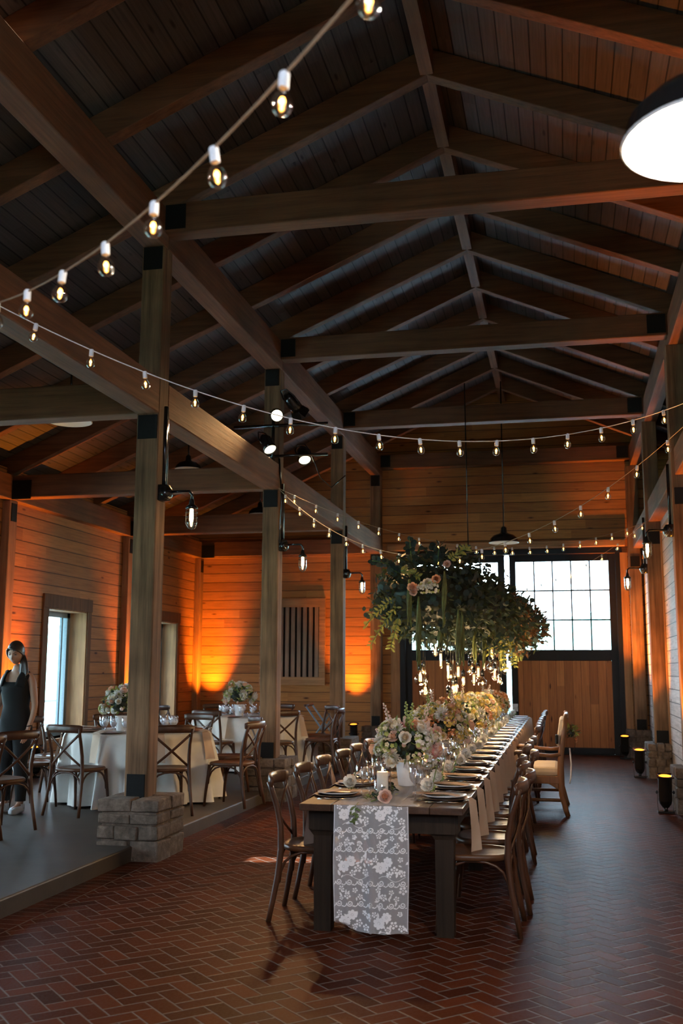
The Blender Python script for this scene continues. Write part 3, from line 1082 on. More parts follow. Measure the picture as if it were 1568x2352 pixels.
    return tag(o, 'white floral lace runner hanging over the near end of the long table', 'table runner')
lace_runner()

# ================================================================== TABLEWARE
def mk(name, mb, mats): return mb.mesh(name, mats)
b = MB(); b.lathe([(0, 0), (.033, .0), (.034, .003), (.012, .006), (.004, .012), (.0035, .085), (.008, .098), (.028, .118), (.040, .145), (.0415, .165), (.038, .195), (.0325, .225), (.0315, .225)], 18); ME_WINE = mk('bowl_and_stem', b, 'glass')
b = MB(); b.lathe([(0, 0), (.030, 0), (.031, .003), (.010, .006), (.004, .012), (.0035, .10), (.012, .115), (.024, .145), (.027, .175), (.0255, .215), (.0225, .245), (.0215, .245)], 16); ME_FLUTE = mk('bowl_and_stem', b, 'glass')
b = MB(); b.lathe([(0, 0), (.033, 0), (.034, .004), (.012, .008), (.006, .015), (.006, .045), (.022, .062), (.036, .085), (.040, .11), (.038, .14), (.034, .165), (.033, .165)], 18); ME_GOB = mk('bowl_and_stem', b, 'glass')
b = MB(); b.lathe([(.0, .055), (.02, .062), (.0345, .085), (.038, .107), (0, .109)], 16)
rg = random.Random(5)
for k in range(7):
    b.box((rg.uniform(-.02, .02), rg.uniform(-.02, .02), .095+rg.uniform(0, .022)), (.018, .018, .018), 0, Matrix.Rotation(rg.random(), 4, 'Z'))
ME_ICE = mk('ice_water', b, 'ice')
b = MB(); b.lathe([(0, 0), (.10, 0), (.125, .004), (.155, .012), (.158, .014), (.155, .016), (.12, .009), (0, .006)], 32); ME_CHARGER = mk('charger', b, 'charger')
b = MB(); b.lathe([(0, 0), (.078, 0), (.10, .006), (.134, .018), (.137, .020), (.134, .023), (.10, .013), (.08, .008), (0, .007)], 32); ME_PLATE = mk('plate', b, 'plate')
# napkin folded on the plate, running over the table edge (local +X is towards the edge)
def napkin_mesh(sp, drop, out=.012):
    b = MB(); nW = .062
    pts = [(-.09, .0)]+[(x, .0) for x in (0, .06, .115)]+[(.15, -.004), (.22, -.016), (.255, -.022), (sp, -.026), (sp+.018, -.045)]+[(sp+.022+out*t, -.06-drop*t) for t in (.25, .5, .75, 1)]
    vs_ = []
    for i, (x, z) in enumerate(pts):
        t = i/len(pts)
        for k in range(5):
            q = (k/4-.5)*2
            vs_.append((x+.006*math.sin(q*2.5+i)*t+(.030*q*t if x > sp else 0), q*nW*(1-.10*t), z+.004*(1-abs(q))))
    fs_ = [(i*5+k, i*5+k+1, (i+1)*5+k+1, (i+1)*5+k) for i in range(len(pts)-1) for k in range(4)]
    b.add(vs_, fs_, 0, True)
    return b
o_ = napkin_mesh(.272, .30); ME_NAP = mk('napkin', o_, 'napkin')
b = MB()
b.tube([(-.10, 0, .002), (-.02, 0, .006), (.03, 0, .003)], [.004, .0025, .003], 6, flat=(1.2, .5), up=(0, 0, 1))
for k in range(4):
    y = (k-1.5)*.0055
    b.tube([(.03, y*.6, .003), (.05, y, .005), (.095, y, .004)], .0012, 5)
ME_FORK = mk('fork', b, 'silver')
b = MB(); b.tube([(-.11, 0, .003), (0, 0, .005)], [.005, .0045], 6, flat=(1.2, .6), up=(0, 0, 1)); b.tube([(0, 0, .004), (.06, .002, .004), (.115, .004, .003)], [.008, .009, .003], 6, flat=(1, .12), up=(0, 0, 1)); ME_KNIFE = mk('knife', b, 'silver')
b = MB(); b.tube([(-.10, 0, .003), (.02, 0, .006), (.04, 0, .004)], [.005, .0025, .003], 6, flat=(1.2, .5), up=(0, 0, 1)); b.ball((.065, 0, .006), (.028, .018, .005), 12, 6); ME_SPOON = mk('spoon', b, 'silver')

# ------------------------------------------------------------------ flower heads (shared meshes)
def petal(b, mx, L, w_, cup, mat=0):
    vs_ = []
    for j in range(4):
        t = j/3
        ww = w_*math.sin(PI*(.18+.72*t))**.8
        for i in (-1, 0, 1):
            vs_.append((i*ww*.5, t*L, cup*t*t*L+(.12*L*abs(i))*t))
    fs_ = [(j*3+i, j*3+i+1, (j+1)*3+i+1, (j+1)*3+i) for j in range(3) for i in range(2)]
    b.add(vs_, fs_, mat, True, mx)
def rose(seed, c1, c2):
    rg = random.Random(seed); b = MB()
    for ring, (n_, el, L, w_) in enumerate(((7, .25, .034, .036), (6, .65, .032, .034), (6, .95, .030, .030), (5, 1.2, .028, .024), (4, 1.42, .025, .018))):
        for k in range(n_):
            mx = Matrix.Rotation(2*PI*(k+rg.uniform(-.15, .15))/n_+ring, 4, 'Z') @ Matrix.Translation((0, .004, .002*ring)) @ Matrix.Rotation(el+rg.uniform(-.1, .1), 4, 'X')
            petal(b, mx, L, w_, .45, 0 if ring < 2 else 1)
    b.lathe([(0, -.012), (.010, -.006), (.016, .004), (0, .008)], 8, mat=2)
    return b.mesh('flower', ['fl_'+c1, 'fl_'+c2, 'stem'])
def dahlia(seed, c1, c2):
    rg = random.Random(seed); b = MB()
    for ring, (n_, el, L) in enumerate(((14, .1, .046), (13, .45, .042), (11, .8, .036), (8, 1.15, .028))):
        for k in range(n_):
            mx = Matrix.Rotation(2*PI*(k+rg.uniform(-.2, .2))/n_+ring*.3, 4, 'Z') @ Matrix.Rotation(el+rg.uniform(-.12, .12), 4, 'X')
            petal(b, mx, L, .014, .2, 0 if ring < 3 else 1)
    b.ball((0, 0, .004), (.012, .012, .010), 8, 5, 1)
    return b.mesh('flower', ['fl_'+c1, 'fl_'+c2])
def bud(c1):
    b = MB(); b.ball((0, 0, .012), (.013, .013, .017), 8, 6, 0)
    for k in range(4):
        mx = Matrix.Rotation(2*PI*k/4, 4, 'Z') @ Matrix.Rotation(1.1, 4, 'X'); petal(b, mx, .030, .022, .5, 0)
    b.lathe([(.002, -.05), (.002, -.006), (.009, .0), (.004, .008)], 6, mat=1)
    return b.mesh('flower', ['fl_'+c1, 'stem'])
def cluster(seed, c1, c2, n_=26, R=.05):
    rg = random.Random(seed); b = MB()
    for k in range(n_):
        d = Vector((rg.gauss(0, 1), rg.gauss(0, 1), abs(rg.gauss(0, 1))+.2)).normalized()
        p = d*R*rg.uniform(.6, 1)
        q = d.to_track_quat('Z', 'Y').to_matrix().to_4x4()
        for j in range(5):
            petal(b, Matrix.Translation(p) @ q @ Matrix.Rotation(2*PI*j/5, 4, 'Z') @ Matrix.Rotation(.3, 4, 'X'), .014, .012, .2, 0 if k % 3 else 1)
    return b.mesh('flower', ['fl_'+c1, 'fl_'+c2])
def spike(seed, c1):
    rg = random.Random(seed); b = MB()
    b.tube([(0, 0, -.10), (0, 0, .02), (.005, 0, .13)], [.003, .003, .001], 5, mat=1)
    for k in range(16):
        z = -.02+.15*k/16; a = k*2.4; r = .016*(1-.6*k/16)
        b.ball((math.cos(a)*r, math.sin(a)*r, z), (.012*(1-.5*k/16),)*3, 6, 4, 0)
    return b.mesh('flower', ['fl_'+c1, 'stem'])
FL = dict(white=[rose(1, 'white', 'cream'), dahlia(2, 'white', 'lime')], peach=[rose(3, 'blush', 'peach'), rose(4, 'peach', 'peach')], pink=[cluster(5, 'pink', 'blush'), rose(6, 'pink', 'blush')],
          yellow=[rose(7, 'cream', 'yellow'), cluster(8, 'yellow', 'cream'), rose(17, 'yellow', 'yellow')], bud=[bud('cream'), bud('blush')], fluff=[cluster(9, 'white', 'lime', 30, .045), cluster(10, 'lime', 'cream', 24, .045)],
          rust=[cluster(12, 'rust', 'peach'), rose(13, 'peach', 'rust')], spike=[spike(14, 'blush'), spike(15, 'lime')])
b = MB()
for k in range(7):
    mx = Matrix.Rotation(2*PI*k/7, 4, 'Z') @ Matrix.Rotation(.35, 4, 'X'); petal(b, mx, .046, .042, .6, 0)
for k in range(6):
    mx = Matrix.Rotation(2*PI*k/6+.3, 4, 'Z') @ Matrix.Rotation(.75, 4, 'X'); petal(b, mx, .040, .036, .6, 0)
ME_ANEM = b.mesh('bloom', ['fl_white'])
b = MB()
for k in range(9):
    a = 2*PI*k/9
    b.leaf((0, 0, -.004), (math.cos(a), math.sin(a), -.25), (0, 0, 1), .026, .011)
b.tube([(0, 0, -.002), (.0, -.03, -.012), (.0, -.12, -.016)], [.0035, .0025, .002], 6)
ME_CALYX = b.mesh('stem_and_leaves', ['stem'])

def link_child(name, me, parent, mx=None):
    o = bpy.data.objects.new(name, me); COL.objects.link(o); o.parent = parent
    if mx is not None: o.matrix_local = mx
    return o

def single(name, me, label, cat, loc, rz=0, group=None, rot=None):
    o = bpy.data.objects.new(name, me); COL.objects.link(o); o.location = loc
    o.rotation_euler = rot if rot else (0, 0, rz)
    return tag(o, label, cat, group)

# ------------------------------------------------------------------ place settings
SX = .345
NSET = 20
rng = random.Random(21)
for side, sg in (('right', 1), ('left', -1)):
    for k in range(NSET):
        y = 6.62+.60*k+rng.uniform(-.02, .02)
        x = TX+sg*SX+rng.uniform(-.008, .008)
        w_ = '%s %s-hand setting from the lace end' % (ORD[k], side)
        wg = 'on the %s side of the long table' % side
        single('charger', ME_CHARGER, 'dark round charger at the '+w_, 'charger', (x, y, TOP+.001), 0, 'chargers '+wg)
        single('plate', ME_PLATE, 'pale stoneware plate at the '+w_, 'plate', (x, y, TOP+.009), 0, 'plates '+wg)
        single('napkin', ME_NAP, 'beige napkin over the table edge at the '+w_, 'napkin', (x+sg*(.155-.272+.155-.155), y+.03, TOP+.034), 0 if sg > 0 else PI, 'napkins '+wg).location.x = TX+sg*(TW-.272+.004)
        if not (side == 'left' and k > 12):
            t = thing('anemone', 'white green-hearted flower on the plate at the '+w_, 'flower', (x-sg*.085, y-.03, TOP+.078), 0, 'single white flowers '+wg)
            t.rotation_euler = (-1.25+rng.uniform(-.25, .25), rng.uniform(-.3, .3), rng.uniform(-.7, .5)*sg+PI)
            link_child('bloom', ME_ANEM, t, Matrix.Scale(1.35, 4)); link_child('stem_and_leaves', ME_CALYX, t, Matrix.Scale(1.25, 4))
        if not (side == 'left' and k > 8):
            for j, (me, nm, dy) in enumerate(((ME_FORK, 'fork', .19), (ME_KNIFE, 'knife', -.185), (ME_SPOON, 'spoon', -.215))):
                single(nm, me, 'silver %s beside the plate at the %s' % (nm, w_), nm, (x-.01*sg, y+dy*sg if k else y+dy*.93, TOP+.001), (PI if sg > 0 else 0)+rng.uniform(-.06, .06), nm+'s '+wg)
        xg = TX+sg*(.175+rng.uniform(-.01, .01))
        single('wine_glass', ME_WINE, 'large clear wine glass at the '+w_, 'glass', (xg, y-.10, TOP+.001), 0, 'wine glasses '+wg)
        single('champagne_flute', ME_FLUTE, 'tall clear flute at the '+w_, 'glass', (xg-sg*.03, y+.015, TOP+.001), 0, 'flutes '+wg)
        single('water_goblet', ME_GOB, 'short clear water goblet at the '+w_, 'glass', (xg+sg*.012, y+.13, TOP+.001), 0, 'goblets '+wg)

# ------------------------------------------------------------------ candles
b = MB(); b.lathe([(0, 0), (.036, 0), (.037, .003), (.037, .15), (.030, .152), (.02, .147), (0, .146)], 18); ME_WAX = b.mesh('candle', 'wax')
b = MB(); b.lathe([(0, .004), (.053, .004), (.054, 0), (.055, .004), (.055, .185), (.053, .185)], 22); ME_HURR = b.mesh('glass_cylinder', 'glass')
b = MB(); b.lathe([(0, 0), (.0055, .006), (.006, .012), (.003, .024), (0, .032)], 8); ME_FLAME = b.mesh('flame', 'flame')
b = MB(); b.lathe([(0, .002), (.03, .002), (.031, 0), (.034, .06), (.032, .06)], 16); ME_VGL = b.mesh('votive_glass', 'glass')
b = MB(); b.lathe([(0, .003), (.022, .003), (.022, .028), (0, .03)], 12); ME_VWAX = b.mesh('candle', 'wax')
pill = [(-1.165, 6.62), (-1.02, 7.42), (-1.22, 8.1), (-1.02, 8.75), (-1.2, 10.4), (-1.02, 11.0), (-1.03, 12.9), (-1.2, 14.5), (-1.02, 15.2), (-1.03, 17.2)]
for k, (x, y) in enumerate(pill):
    t = thing('pillar_candle', 'lit pillar candle in glass on the long table, %s from the lace end' % ORD[k], 'candle', (x, y, TOP+.004), 0, 'pillar candles on the long table')
    link_child('candle', ME_WAX, t, Matrix.Translation((0, 0, .005))); link_child('glass_cylinder', ME_HURR, t)
    link_child('flame', ME_FLAME, t, Matrix.Translation((0, 0, .155)))
    if k in (0, 1, 3, 5): lamp('POINT', 'candle_light', (0, 0, .20), 1.2, (1, .55, .2), t, .012)
rg = random.Random(8)
for k in range(22):
    y = 6.9+.52*k; x = TX+(.115 if k % 2 else -.115)+rg.uniform(-.02, .02)
    t = thing('votive_candle', 'small lit votive cup on the long table, %s from the lace end' % ORD[k], 'candle', (x, y, TOP+.004), 0, 'votives on the long table')
    link_child('candle', ME_VWAX, t); link_child('votive_glass', ME_VGL, t); link_child('flame', ME_FLAME, t, Matrix.Translation((0, 0, .03)))

# ------------------------------------------------------------------ flower arrangements
def foliage_ball(name, parent, c, R, n_, seed, mats, flat=1., L=(.05, .09)):
    rg = random.Random(seed); random.seed(seed); b = MB()
    for k in range(n_):
        d = Vector((rg.gauss(0, 1), rg.gauss(0, 1), rg.gauss(0, 1))).normalized()
        if d.z < -.45: d.z *= -.5
        p = Vector(c)+Vector((d.x*R, d.y*R, d.z*R*flat))*rg.uniform(.55, 1.12)
        dd = (d+Vector((rg.gauss(0, .6), rg.gauss(0, .6), rg.gauss(0, .6)))).normalized()
        mt = rg.randrange(len(mats))
        if mats[mt] == 'euc':
            b.disc(p, dd, rg.uniform(.014, .024), 7, mt)
        else:
            b.leaf(p, dd, Vector((rg.gauss(0, 1), rg.gauss(0, 1), 1)), rg.uniform(*L), rg.uniform(.015, .026), mt)
    b.ball(c, (R*.62, R*.62, R*.55*flat), 12, 8, len(mats))
    return b.build(name, list(mats)+['core_fill'], parent)
def scatter(parent, c, R, n_, seed, palette, flat=1., up=-.45, sc_=(1.0, 1.6)):
    rg = random.Random(seed); k = 0; used = []
    tries = 0
    while k < n_ and tries < 9000:
        tries += 1
        d = Vector((rg.gauss(0, 1), rg.gauss(0, 1), rg.gauss(0, 1))).normalized()
        if d.z < up: continue
        if any((d-q).length < 1.25/math.sqrt(n_) for q in used): continue
        used.append(d); k += 1
        fam = rg.choice(palette); me = rg.choice(FL[fam])
        rr = rg.uniform(.88, 1.08)*(1.12 if fam == 'spike' else 1)
        p = Vector(c)+Vector((d.x*R, d.y*R, d.z*R*flat))*rr
        s_ = rg.uniform(*sc_)
        q = (d+Vector((rg.gauss(0, .2), rg.gauss(0, .2), rg.gauss(0, .2)))).to_track_quat('Z', 'Y').to_matrix().to_4x4()
        link_child('flower', me, parent, Matrix.Translation(p) @ q @ Matrix.Rotation(rg.random()*6, 4, 'Z') @ Matrix.Diagonal((s_, s_, s_, 1)))
b = MB(); b.lathe([(0, 0), (.058, 0), (.062, .004), (.078, .16), (.080, .165), (.075, .165), (.07, .1), (0, .09)], 24); ME_VASE = b.mesh('vase', 'ceramic')
pal1 = ['white', 'white', 'white', 'peach', 'bud', 'bud', 'bud', 'fluff', 'fluff', 'white', 'pink', 'bud']
pal2 = ['yellow', 'white', 'peach', 'fluff', 'fluff', 'rust', 'yellow', 'white', 'yellow', 'bud']
pal3 = ['yellow', 'yellow', 'white', 'fluff', 'rust', 'peach', 'yellow', 'bud']
arrs = [(-1.11, 7.30, pal1, .205, 74, 'cream and blush flower arrangement in a white pot, nearest the lace end', 'lime'),
        (-1.12, 9.45, pal2, .24, 74, 'peach and yellow flower arrangement second from the lace end of the long table', 0),
        (-1.10, 11.6, pal2, .25, 74, 'golden and rust flower arrangement in the middle of the long table', 0),
        (-1.12, 13.7, pal3, .235, 66, 'yellow flower arrangement fourth from the lace end of the long table', 0),
        (-1.10, 16.0, pal3, .235, 60, 'white and yellow flower arrangement at the far end of the long table', 0)]
for k, (x, y, pal, R, n_, lab, _) in enumerate(arrs):
    t = thing('flower_arrangement', lab, 'flowers', (x, y, TOP+.004), k*1.3, 'flower arrangements on the long table')
    link_child('vase', ME_VASE, t)
    foliage_ball('foliage', t, (0, 0, .155+R*.55), R, 300, 40+k, ['leaf', 'euc', 'vine'] if k else ['leaf', 'euc', 'leaf'], .8)
    scatter(t, (0, 0, .155+R*.55), R, n_, 60+k, pal, .82)
    for j in range(4 if k < 2 else 1):
        a = j*1.7+k; rr = R*.6
        link_child('flower', FL['spike'][j % 2], t, Matrix.Translation((math.cos(a)*rr, math.sin(a)*rr, .155+R*1.45)) @ Matrix.Rotation(.35*math.cos(a), 4, 'Y'))
# loose peach rose and greenery at the lace end
t = thing('garden_rose', 'peach garden rose lying on the lace at the near table end', 'flower', (-1.095, 6.31, TOP+.038)); t.rotation_euler = (1.25, 0, .15)
link_child('bloom', FL['peach'][0], t, Matrix.Diagonal((1.35, 1.35, 1.35, 1)))
def garland(name, lab, x, y0, y1, n_, seed, grp=None):
    rg = random.Random(seed); random.seed(seed); b = MB()
    for k in range(n_):
        t_ = rg.random(); y = y0+(y1-y0)*t_
        p = Vector((x+.035*math.sin(y*5)+rg.gauss(0, .028), y, TOP+.012+abs(rg.gauss(0, .016))))
        d = Vector((rg.gauss(0, 1), rg.gauss(0, 1), rg.uniform(-.1, .7)))
        if k % 3 == 0: b.disc(p+Vector((0, 0, .012)), (rg.gauss(0, .5), rg.gauss(0, .5), 1), rg.uniform(.012, .02), 7, 1)
        else: b.leaf(p, d, (0, 0, 1), rg.uniform(.03, .06), rg.uniform(.012, .02), 0)
    b.tube([(x+.035*math.sin((y0+(y1-y0)*i/30)*5), y0+(y1-y0)*i/30, TOP+.010) for i in range(31)], .004, 5, 2)
    return tag(b.build(name, ['leaf', 'euc', 'stem']), lab, 'garland', grp)
garland('greenery_garland', 'leafy green garland lying on the runner near the lace end', -1.19, 6.32, 7.15, 220, 2, 'table garlands')
garland('greenery_garland', 'leafy green garland lying between the first and second arrangements', -1.08, 7.5, 9.2, 330, 3, 'table garlands')
garland('greenery_garland', 'leafy green garland lying between the second and third arrangements', -1.12, 9.7, 11.4, 300, 4, 'table garlands')
garland('greenery_garland', 'leafy green garland lying along the far half of the long table', -1.10, 11.9, 17.6, 600, 6, 'table garlands')
rg = random.Random(77)
b = MB()
for k in range(16):
    p = Vector((-1.255+rg.gauss(0, .012), TY0-.022-rg.random()*.006, TOP-.005-k*.0065))
    b.leaf(p, (rg.gauss(0, 1), -.5, rg.gauss(-.4, .6)), (0, -1, .2), .032, .013, 0)
b.tube([(-1.25, TY0+.05, TOP+.012), (-1.253, TY0-.02, TOP), (-1.256, TY0-.026, TOP-.11)], .002, 5, 1)
tag(b.build('ivy_sprig', ['leaf', 'stem']), 'green ivy sprig dangling over the top of the lace runner', 'sprig')
# ================================================================== ROUND TABLES
def cloth_mesh(R, H, seed, nf):
    rg = random.Random(seed); b = MB(); N = 180
    ph = [rg.uniform(0, 6.28) for _ in range(4)]
    rows = [(0, 0)]+[(R*q, 0) for q in (.5, .9, .985)]+[(R+.004, -.012)]+[(None, t) for t in (.05, .12, .2, .3, .42, .55, .7, .85, 1)]
    vs_ = []
    for r, q in rows:
        for k in range(N):
            a = 2*PI*k/N
            if r is not None:
                vs_.append((r*math.cos(a), r*math.sin(a), q)); continue
            t = q
            f = math.sin(nf*a+ph[0]+1.3*math.sin(3*a+ph[1]))+.5*math.sin((nf*1.7)*a+ph[2])
            rr = R+.012+.03*t+(.070*t**.8)*f+.045*t*max(0, f)**2
            vs_.append((rr*math.cos(a), rr*math.sin(a), -.012-(H-.012)*t))
    fs_ = []
    for i in range(len(rows)-1):
        for k in range(N):
            fs_.append((i*N+k, i*N+(k+1) % N, (i+1)*N+(k+1) % N, (i+1)*N+k))
    b.add(vs_, fs_, 0, True)
    return b
RT = .80
ZT = FZ+.76
b = MB(); b.lathe([(0, 0), (RT-.02, 0), (RT-.015, .01), (RT-.02, .025), (0, .025)], 40); ME_RTOP = b.mesh('tabletop', 'table')
b = MB(); b.lathe([(0, 0), (.26, 0), (.26, .03), (.05, .06), (.045, .70), (.15, .715), (0, .715)], 20); ME_RPED = b.mesh('pedestal', 'steel')
ME_RN = napkin_mesh(.215, .26, .05).mesh('napkin', 'napkin')
b = MB(); b.lathe([(0, 0), (.028, 0), (.03, .06), (.028, .06), (.026, .004), (0, .003)], 16); ME_TVOT = b.mesh('votive_glass', 'glass')
names = ['near', 'far']
def round_table(idx, cx, cy, a0, skip=()):
    w_ = ['nearer round table', 'farther round table'][idx]
    t = thing('round_table', 'round table under the ivory cloth, the '+w_, 'table', (cx, cy, FZ+.001), 0, 'round tables in the aisle')
    link_child('tabletop', ME_RTOP, t, Matrix.Translation((0, 0, .728))); link_child('pedestal', ME_RPED, t)
    o = cloth_mesh(RT, .735, 5+idx, 13).build('tablecloth', 'cloth', loc=(cx, cy, ZT))
    tag(o, 'ivory tablecloth hanging in folds over the '+w_, 'tablecloth', 'ivory tablecloths')
    t = thing('flower_arrangement', 'white flower arrangement in a white pot on the '+w_, 'flowers', (cx-.16+.06*idx, cy-.10, ZT+.002), idx*2., 'flower arrangements on round tables')
    link_child('vase', ME_VASE, t)
    foliage_ball('foliage', t, (0, 0, .30), .21, 300, 140+idx, ['leaf', 'euc', 'vine'], .85)
    scatter(t, (0, 0, .30), .21, 44, 160+idx, ['white', 'fluff', 'bud', 'peach', 'white'], .85)
    rg = random.Random(200+idx)
    for k in range(8):
        a = a0+2*PI*k/8
        ca, sa = math.cos(a), math.sin(a)
        pos = ['front', 'front right', 'right', 'back right', 'back', 'back left', 'left', 'front left'][int(round((a+PI/2)/(PI/4))) % 8]
        w2 = '%s seat of the %s' % (pos, w_)
        if k not in skip:
            rr = 1.16+rg.uniform(-.03, .03)
            make_chair((cx+ca*rr, cy+sa*rr, FZ), a+PI+rg.uniform(-.12, .12), 'walnut cross-back chair at the '+w2, 'chairs at the '+w_)
        single('charger', ME_CHARGER, 'dark round charger at the '+w2, 'charger', (cx+ca*.60, cy+sa*.60, ZT+.002), 0, 'chargers on the '+w_)
        single('napkin', ME_RN, 'beige napkin hanging over the cloth at the '+w2, 'napkin', (cx+ca*(RT-.180), cy+sa*(RT-.180), ZT+.036), a, 'napkins on the '+w_)
        for j, da in enumerate((-.22, .16)):
            t = thing('water_goblet', '%s ice-water goblet at the %s' % (['left', 'right'][j], w2), 'glass', (cx+math.cos(a+da)*.40, cy+math.sin(a+da)*.40, ZT+.002), 0, 'goblets on the '+w_)
            link_child('bowl_and_stem', ME_GOB, t); link_child('ice_water', ME_ICE, t)
    for k in range(3):
        a = a0+.4+k*2.1
        single('votive_holder', ME_TVOT, 'small clear votive holder on the '+w_+', %s around the flowers' % ORD[k], 'candle holder', (cx+math.cos(a)*.25, cy-.1+math.sin(a)*.25, ZT+.002), 0, 'votive holders on the '+w_)
round_table(0, -4.72, 10.95, -PI/2-.13)
round_table(1, -4.66, 14.85, -PI/2-.10)
# two chairs of a table out of frame, backs towards the camera
make_chair((-5.08, 8.65, FZ), PI/2+1.15, 'walnut cross-back chair in the left foreground, right one of the pair before the woman', 'chairs in the left foreground')
make_chair((-5.08, 8.08, FZ), PI/2+1.1, 'walnut cross-back chair in the left foreground, left one cut by the photo edge', 'chairs in the left foreground')
# folding tray stand by the third post
t = thing('folding_tray_stand', 'dark wooden folding tray stand leaning open beside the third left post', 'stand', (-4.35, 18.5, FZ), 0)
for sx_ in (-1, 1):
    for k in range(2):
        b = MB(); b.tube([(-.30*(1 if k else -1), .25*sx_, 0), (.28*(1 if k else -1), .25*sx_, .80)], .016, 8); b.build('leg', 'winframe', t)
for k in (-1, 1):
    b = MB(); b.tube([(.28*k, -.30, .80), (.28*k, .30, .80)], .022, 8); b.build('top_rail', 'chair', t)

# ================================================================== ARMCHAIR
t = thing('armchair', 'wide carved wooden armchair with pale upholstered seat and back beside the long table', 'chair', (-.30, 12.13, 0), 0)
W_ = .49
for s_ in (-1, 1):
    b = MB()
    b.tube([(.295, W_*s_, 0), (.275, W_*s_, .06), (.235, W_*s_, .22), (.225, W_*s_, .42), (.235, W_*s_, .65), (.275, W_*s_, .90), (.30, W_*s_, 1.06)], [.024, .026, .028, .034, .03, .028, .022], 8, up=(0, 1, 0), flat=(1.1, .9))
    b.ball((.302, W_*s_, 1.075), (.026, .03, .022), 10, 6)
    b.build('leg', 'carved', t)
    b = MB()
    b.tube([(-.235, W_*s_, 0), (-.25, W_*s_, .03), (-.222, W_*s_, .12), (-.215, W_*s_, .25), (-.235, W_*s_, .36), (-.22, W_*s_, .42)], [.034, .030, .022, .026, .036, .034], 8, up=(0, 1, 0))
    b.build('leg', 'carved', t)
    b = MB()
    b.tube([(-.19, W_*s_, .42), (-.165, W_*s_, .50), (-.185, W_*s_, .58), (-.215, W_*s_, .655)], [.026, .024, .026, .024], 8, up=(0, 1, 0))
    b.tube([(-.28, W_*s_, .645), (-.25, W_*s_, .672), (-.15, W_*s_, .668), (.0, W_*s_, .650), (.12, W_*s_, .642), (.235, W_*s_, .655)], [.022, .03, .028, .024, .024, .028], 8, up=(0, 0, 1), flat=(1.2, .8))
    b.build('arm', 'carved', t)
    b = MB(); b.box((0, W_*s_, .385), (.46, .045, .085)); b.add([(.20, W_*s_-.02, .345), (.20, W_*s_+.02, .345), (.20, W_*s_-.02, .28), (.20, W_*s_+.02, .28), (.09, W_*s_-.02, .345), (.09, W_*s_+.02, .345)], [(0, 2, 4), (1, 5, 3), (2, 3, 5, 4), (0, 1, 3, 2)])
    b.build('seat_rail', 'carved', t, bevel=.008)
    b = MB(); b.tube([(-.22, W_*s_, .17), (.24, W_*s_, .17)], .015, 8, up=(0, 0, 1), flat=(1, 1.2)); b.build('stretcher', 'carved', t)
b = MB(); b.box((-.22, 0, .385), (.05, 2*W_, .09)); b.box((.225, 0, .385), (.05, 2*W_, .09)); b.build('seat_rail', 'carved', t, bevel=.008)
b = MB(); b.tube([(.24, -W_, .74), (.24, W_, .74)], .018, 8); b.tube([(.292, -W_, 1.02), (.305, -.2, 1.06), (.308, 0, 1.075), (.305, .2, 1.06), (.292, W_, 1.02)], .026, 8, up=(1, 0, 0)); b.build('back_rail', 'carved', t)
b = MB(); b.box((0, 0, 0), (.42, .92, .10)); o = b.build('seat_cushion', 'cushion', t, loc=(0, 0, .465), bevel=.045)
b = MB(); b.box((0, 0, 0), (.075, .90, .30)); o = b.build('back_cushion', 'cushion', t, loc=(.245, 0, .885), bevel=.03); o.rotation_euler = (0, .16, 0)
b = MB(); b.tube([(.33, -.40, .72), (.345, -.395, .55), (.335, -.40, .40), (.32, -.40, .34)], .008, 6); b.build('trailing_ribbon', 'cord_white', t)
# flowers tied to the chair back
t2 = thing('chair_posy', 'small leafy posy with a rust ribbon tied behind the armchair back', 'flowers', (.05, 11.75, .84))
foliage_ball('foliage', t2, (0, 0, .04), .065, 70, 301, ['leaf', 'vine', 'dried'], 1.2, (.04, .08))
for k in range(3):
    link_child('flower', FL['rust'][k % 2], t2, Matrix.Translation((.03, -.02+.03*k, -.02+.02*k)) @ Matrix.Rotation(1.2, 4, 'Y') @ Matrix.Scale(.8, 4))
b = MB(); b.tube([(.03, 0, 0), (.045, .01, -.08), (.02, .02, -.15)], .012, 6, flat=(1.2, .2), up=(1, 0, 0)); b.build('ribbon', 'dried', t2)
b = MB(); b.box((-.105, 11.65, .82), (.03, .12, .10)); tag(b.build('dark_bow', 'steel', bevel=.012), 'dark green bow wrapped around the armchair back post', 'bow')

# ================================================================== AMBER FLOOR CANS
def can_meshes():
    P = {}
    b = MB(); b.lathe([(.085, .09), (.10, .13), (.102, .36), (.108, .365), (.108, .375), (.096, .375), (.094, .14), (.0, .11)], 24)
    b.lathe([(0, .05), (.05, .055), (.085, .09), (.10, .13)], 24)
    P['can_body'] = b.mesh('can_body', 'gloss_black')
    b = MB(); b.box((0, -.112, .372), (.20, .02, .012)); b.box((0, .112, .372), (.20, .02, .012)); b.box((.112, 0, .372), (.02, .22, .012)); b.box((-.112, 0, .372), (.02, .22, .012)); P['gel_frame'] = b.mesh('gel_frame', 'gloss_black')
    b = MB(); b.lathe([(0, .368), (.094, .368)], 24); P['amber_gel'] = b.mesh('amber_gel', 'gel')
    b = MB()
    for s_ in (-1, 1):
        b.tube([(s_*.115, 0, .20), (s_*.118, 0, .10), (s_*.11, 0, .02)], .008, 6, flat=(1.6, .5), up=(1, 0, 0))
        b.ball((s_*.122, 0, .20), .018, 8, 6)
    b.box((0, 0, .012), (.24, .16, .018)); b.lathe([(0, .02), (.03, .02), (.03, .055), (0, .055)], 10)
    P['yoke'] = b.mesh('yoke', 'gloss_black')
    return P
CAN = can_meshes()
